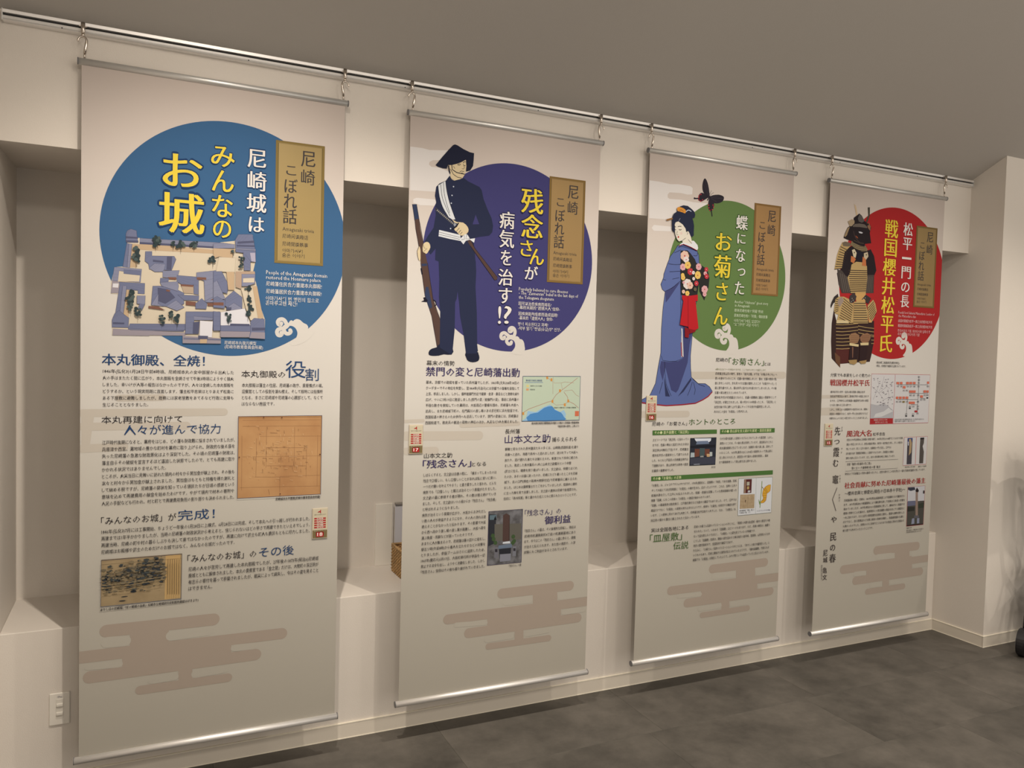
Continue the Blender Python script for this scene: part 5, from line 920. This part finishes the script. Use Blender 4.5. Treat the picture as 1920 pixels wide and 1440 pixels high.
# ------------------------------------------------------------------ number tags clipped on the banners
TAGS = [((.797, .833), '18', 'blue disc banner'), ((.020, 1.150), '17', 'purple disc banner'), ((.022, 1.268), '16', 'green disc banner'), ((.029, 1.124), '15', 'red disc banner')]
TW, TH = .060, .120
rim = mat('tag_rim', (.50, .44, .34), .4); card = mat('tag_card', ink((206, 190, 158)), .5); olive = mat('tag_olive', ink((124, 104, 66)), .45); redm = mat('tag_red', ink((176, 34, 34)), .5)
for i, ((u, v), num, bn) in enumerate(TAGS):
    x0, W, z0 = GEO[i]
    t = empty('number_tag', (x0 + u, YF_B - .0006, z0 + v - TH), 'small beige tag with red bars and number %s on the %s' % (num, bn), 'tag', 'numbered tags on the banners')
    bm = bmesh.new(); box(bm, (0, -.0046, 0), (TW, 0, TH), .0018, 2); bobj('holder', bm, rim, t)
    bm = bmesh.new(); box(bm, (.003, -.0050, .034), (TW - .003, -.0044, TH - .004), .0002); bobj('card', bm, card, t)
    bm = bmesh.new(); box(bm, (.002, -.0050, .003), (TW - .002, -.0044, .0335), .0002); bobj('lower_panel', bm, olive, t)
    for k in range(5):
        bm = bmesh.new(); zz = .0795 - k * .0088; box(bm, (.0075, -.0053, zz - .0028), (TW - .0075, -.0049, zz + .0028)); bobj('red_bar', bm, redm, t)
    bm = bmesh.new(); box(bm, (.0155, -.0055, .008), (TW - .0155, -.0049, .027), .0025, 2); bobj('number_badge', bm, redm, t)
    pr = Print(i, .0058); wm = mat('tag_white', (.80, .76, .72), .5)
    pr.add(num, .020, .0175, .0165, TW - .040, wm, .04)
    pr.raw([(.021, .1065), (.028, .1085), (.031, .1135), (.033, .113), (.0325, .106), (.0335, .1005), (.031, .100), (.0285, .1045), (.021, .1035)], redm)
    for k, s_ in enumerate(('日本語', 'English', '中文 简体', '中文 繁體', '한국어')): pr.add(s_, .018, .0795 - k * .0088, .0048, TW - .036, wm, .02)
    pr.add('音声ガイドをお聞きになれます', .008, .095, .0040, TW - .016, (92, 84, 70), .01); pr.add('音声ガイド', .006, .0305, .0034, TW - .012, (196, 180, 150), .01)
    pr.build('tag_lettering', t)

# ------------------------------------------------------------------ light switch plate on the low wall
sw = empty('switch_plate', (.533, 0, .248), 'white plastic wall switch plate with two rocker buttons, left of the blue disc banner', 'switch')
PWd, PHt = .066, .118
bm = bmesh.new(); box(bm, (0, -.006, 0), (PWd, .0, PHt), .003, 3); bobj('cover_plate', bm, WHITEP, sw)
bm = bmesh.new(); box(bm, (.021, -.0068, .024), (.046, -.0055, .096), .0006); bobj('switch_frame', bm, mat('white_plastic_frame', (.72, .69, .63), .4), sw)
for zz in (.036, .068):
    bm = bmesh.new(); box(bm, (.0225, -.0115, zz), (.0445, -.006, zz + .013), .003, 2); bobj('rocker', bm, WHITEP, sw)
pr = Print(0, .0072); gk = mat('switch_mark', (.34, .34, .38), .6); pr.stroke([(.026, .105), (.031, .108), (.036, .103), (.041, .106)], .0008, gk); pr.stroke([(.028, .102), (.034, .106), (.040, .101)], .0006, gk); pr.build('switch_mark', sw)

# ------------------------------------------------------------------ in the alcove: white access box and basket
ab = empty('access_box', (1.85, D, .603), 'white wall box with pale inner board in the alcove behind the soldier banner', 'wall box')
bm = bmesh.new(); box(bm, (0, -.010, .0), (.082, 0, .300), .0015); bobj('side_panel', bm, WHITEP, ab)
bm = bmesh.new(); box(bm, (.080, -.020, .0), (.086, 0, .300), .001); bobj('panel_edge', bm, mat('shade_toned_white', (.62, .60, .57), .5), ab)  # edge in a darker white, shade put into its colour
bm = bmesh.new(); box(bm, (.096, -.014, .293), (.52, 0, .303), .001); box(bm, (.514, -.014, 0), (.52, 0, .3), .001); bobj('opening_frame', bm, mat('grey_metal_frame', (.36, .34, .31), .5), ab)
bm = bmesh.new(); box(bm, (.098, -.004, .0), (.514, 0, .293)); bobj('inner_board', bm, mat('pale_blue_white_board', (.66, .67, .74), .5), ab)
# wicker basket: woven strands on four walls and a rim
bk = empty('wicker_basket', (1.905, .12, .603), 'low square brown wicker basket on the ledge, half hidden by the soldier banner', 'basket')
wk = mat('wicker', (.46, .29, .13), .6, mottle=.35, mscale=60); wkd = mat('wicker_dark', (.22, .11, .045), .6, mottle=.3, mscale=60)
BX, BY, BZ = .30, .20, .125; ns = 16
path = [(0, 0), (BX, 0), (BX, BY), (0, BY)]
def per(n):
    out = []
    for k in range(4):
        a, c_ = path[k], path[(k + 1) % 4]; m_ = n[k % 2]
        for j in range(m_): t = j / m_; out.append((a[0] + (c_[0] - a[0]) * t, a[1] + (c_[1] - a[1]) * t, k))
    return out
P4 = per((24, 16)); nrm = [(0, -1), (1, 0), (0, 1), (-1, 0)]
bm = bmesh.new()
for r in range(ns):
    z = .006 + (BZ - .014) * r / (ns - 1); pts = []
    for k, (x, y, s_) in enumerate(P4):
        o = .0026 * (1 if (k + r) % 2 else -1); pts.append((x + nrm[s_][0] * o, y + nrm[s_][1] * o, z))
    tube(bm, pts + [pts[0]], .0042, 5, False)
o = bobj('woven_strands', bm, wk, bk); o['kind'] = 'stuff'
bm = bmesh.new()
for k, (x, y, s_) in enumerate(P4): tube(bm, [(x, y, 0), (x, y, BZ)], .0022, 5)
o = bobj('uprights', bm, wkd, bk); o['kind'] = 'stuff'
bm = bmesh.new(); tube(bm, [(0, 0, BZ), (BX, 0, BZ), (BX, BY, BZ), (0, BY, BZ), (0, 0, BZ)], .007, 8); bobj('rim', bm, wk, bk)
bm = bmesh.new(); box(bm, (.002, .002, .0), (BX - .002, BY - .002, .006)); bobj('base', bm, wkd, bk)
bm = bmesh.new(); box(bm, (.006, .006, .006), (BX - .006, BY - .006, .085), .01, 2); bobj('cloth_inside', bm, mat('pink_cloth', (.55, .40, .40), .9), bk)

# ------------------------------------------------------------------ black pushchair at the right edge
st = empty('pushchair', (5.318, -.495, 0), 'black folding pushchair with light grey wheel faces beside the right pillar', 'pushchair', rz=math.radians(20))
def wheel(x, y, r, w_, ax=1):
    bm = bmesh.new(); prof = []
    for k in range(28):
        a = 2 * math.pi * k / 28; prof.append((x + r * math.cos(a), r + r * math.sin(a)))
    prism(bm, prof, 1, y - w_ / 2, y + w_ / 2); bmesh.ops.bevel(bm, geom=[e for e in bm.edges if len(e.link_faces) == 2 and e.calc_face_angle(0) > 1], offset=.006, segments=2, affect='EDGES')
    tr = bobj('tyre', bm, BLACKP, st)
    for sy in (-1, 1):
        bm = bmesh.new(); prof = [(x + r * .78 * math.cos(2 * math.pi * k / 28), r + r * .78 * math.sin(2 * math.pi * k / 28)) for k in range(28)]
        prism(bm, prof, 1, y + sy * w_ / 2, y + sy * (w_ / 2 + .003)); bobj('wheel_face', bm, GREYP, tr)
wheel(.045, -.025, .078, .046); wheel(.40, -.045, .078, .034); wheel(.40, -.26, .078, .034)
for y in (-.02, -.21):
    bm = bmesh.new(); tube(bm, [(.06, -.025 if y > -.1 else -.06, .10), (.13, y, .34), (.22, y, .60), (.16, y, .95), (.12, y, 1.16)], .011, 10); bobj('frame_tube', bm, BLACKP, st)
    bm = bmesh.new(); tube(bm, [(.40, y, .08), (.34, y, .38), (.22, y, .62)], .011, 10); bobj('frame_tube', bm, BLACKP, st)
bm = bmesh.new(); tube(bm, [(.12, -.01, 1.16), (.09, -.01, 1.20), (.08, -.11, 1.205), (.09, -.21, 1.20), (.12, -.21, 1.16)], .014, 10); bobj('push_handle', bm, BLACKP, st)
bm = bmesh.new(); box(bm, (-.005, -.22, .0), (.03, -.005, .44), .014, 3)
for v in bm.verts: v.co.x += .062 - .02 * v.co.z; v.co.y -= .02; v.co.z += .74
bobj('backrest', bm, BLACKF, st)
bm = bmesh.new(); box(bm, (.12, -.21, .40), (.42, -.01, .46), .02, 3); bobj('seat', bm, BLACKF, st)
bm = bmesh.new(); box(bm, (.13, -.20, .16), (.40, -.02, .30), .03, 3); bobj('storage_bag', bm, BLACKF, st)
bm = bmesh.new(); pts = [(  .12 + .26 * math.sin(a), .9 + .26 * math.cos(a)) for a in [k * math.pi / 16 for k in range(9)]]
prism(bm, pts + [(q_[0] * .94, q_[1] - .02) for q_ in reversed(pts)], 1, -.215, -.005); bobj('hood', bm, BLACKF, st)

flush_prints()
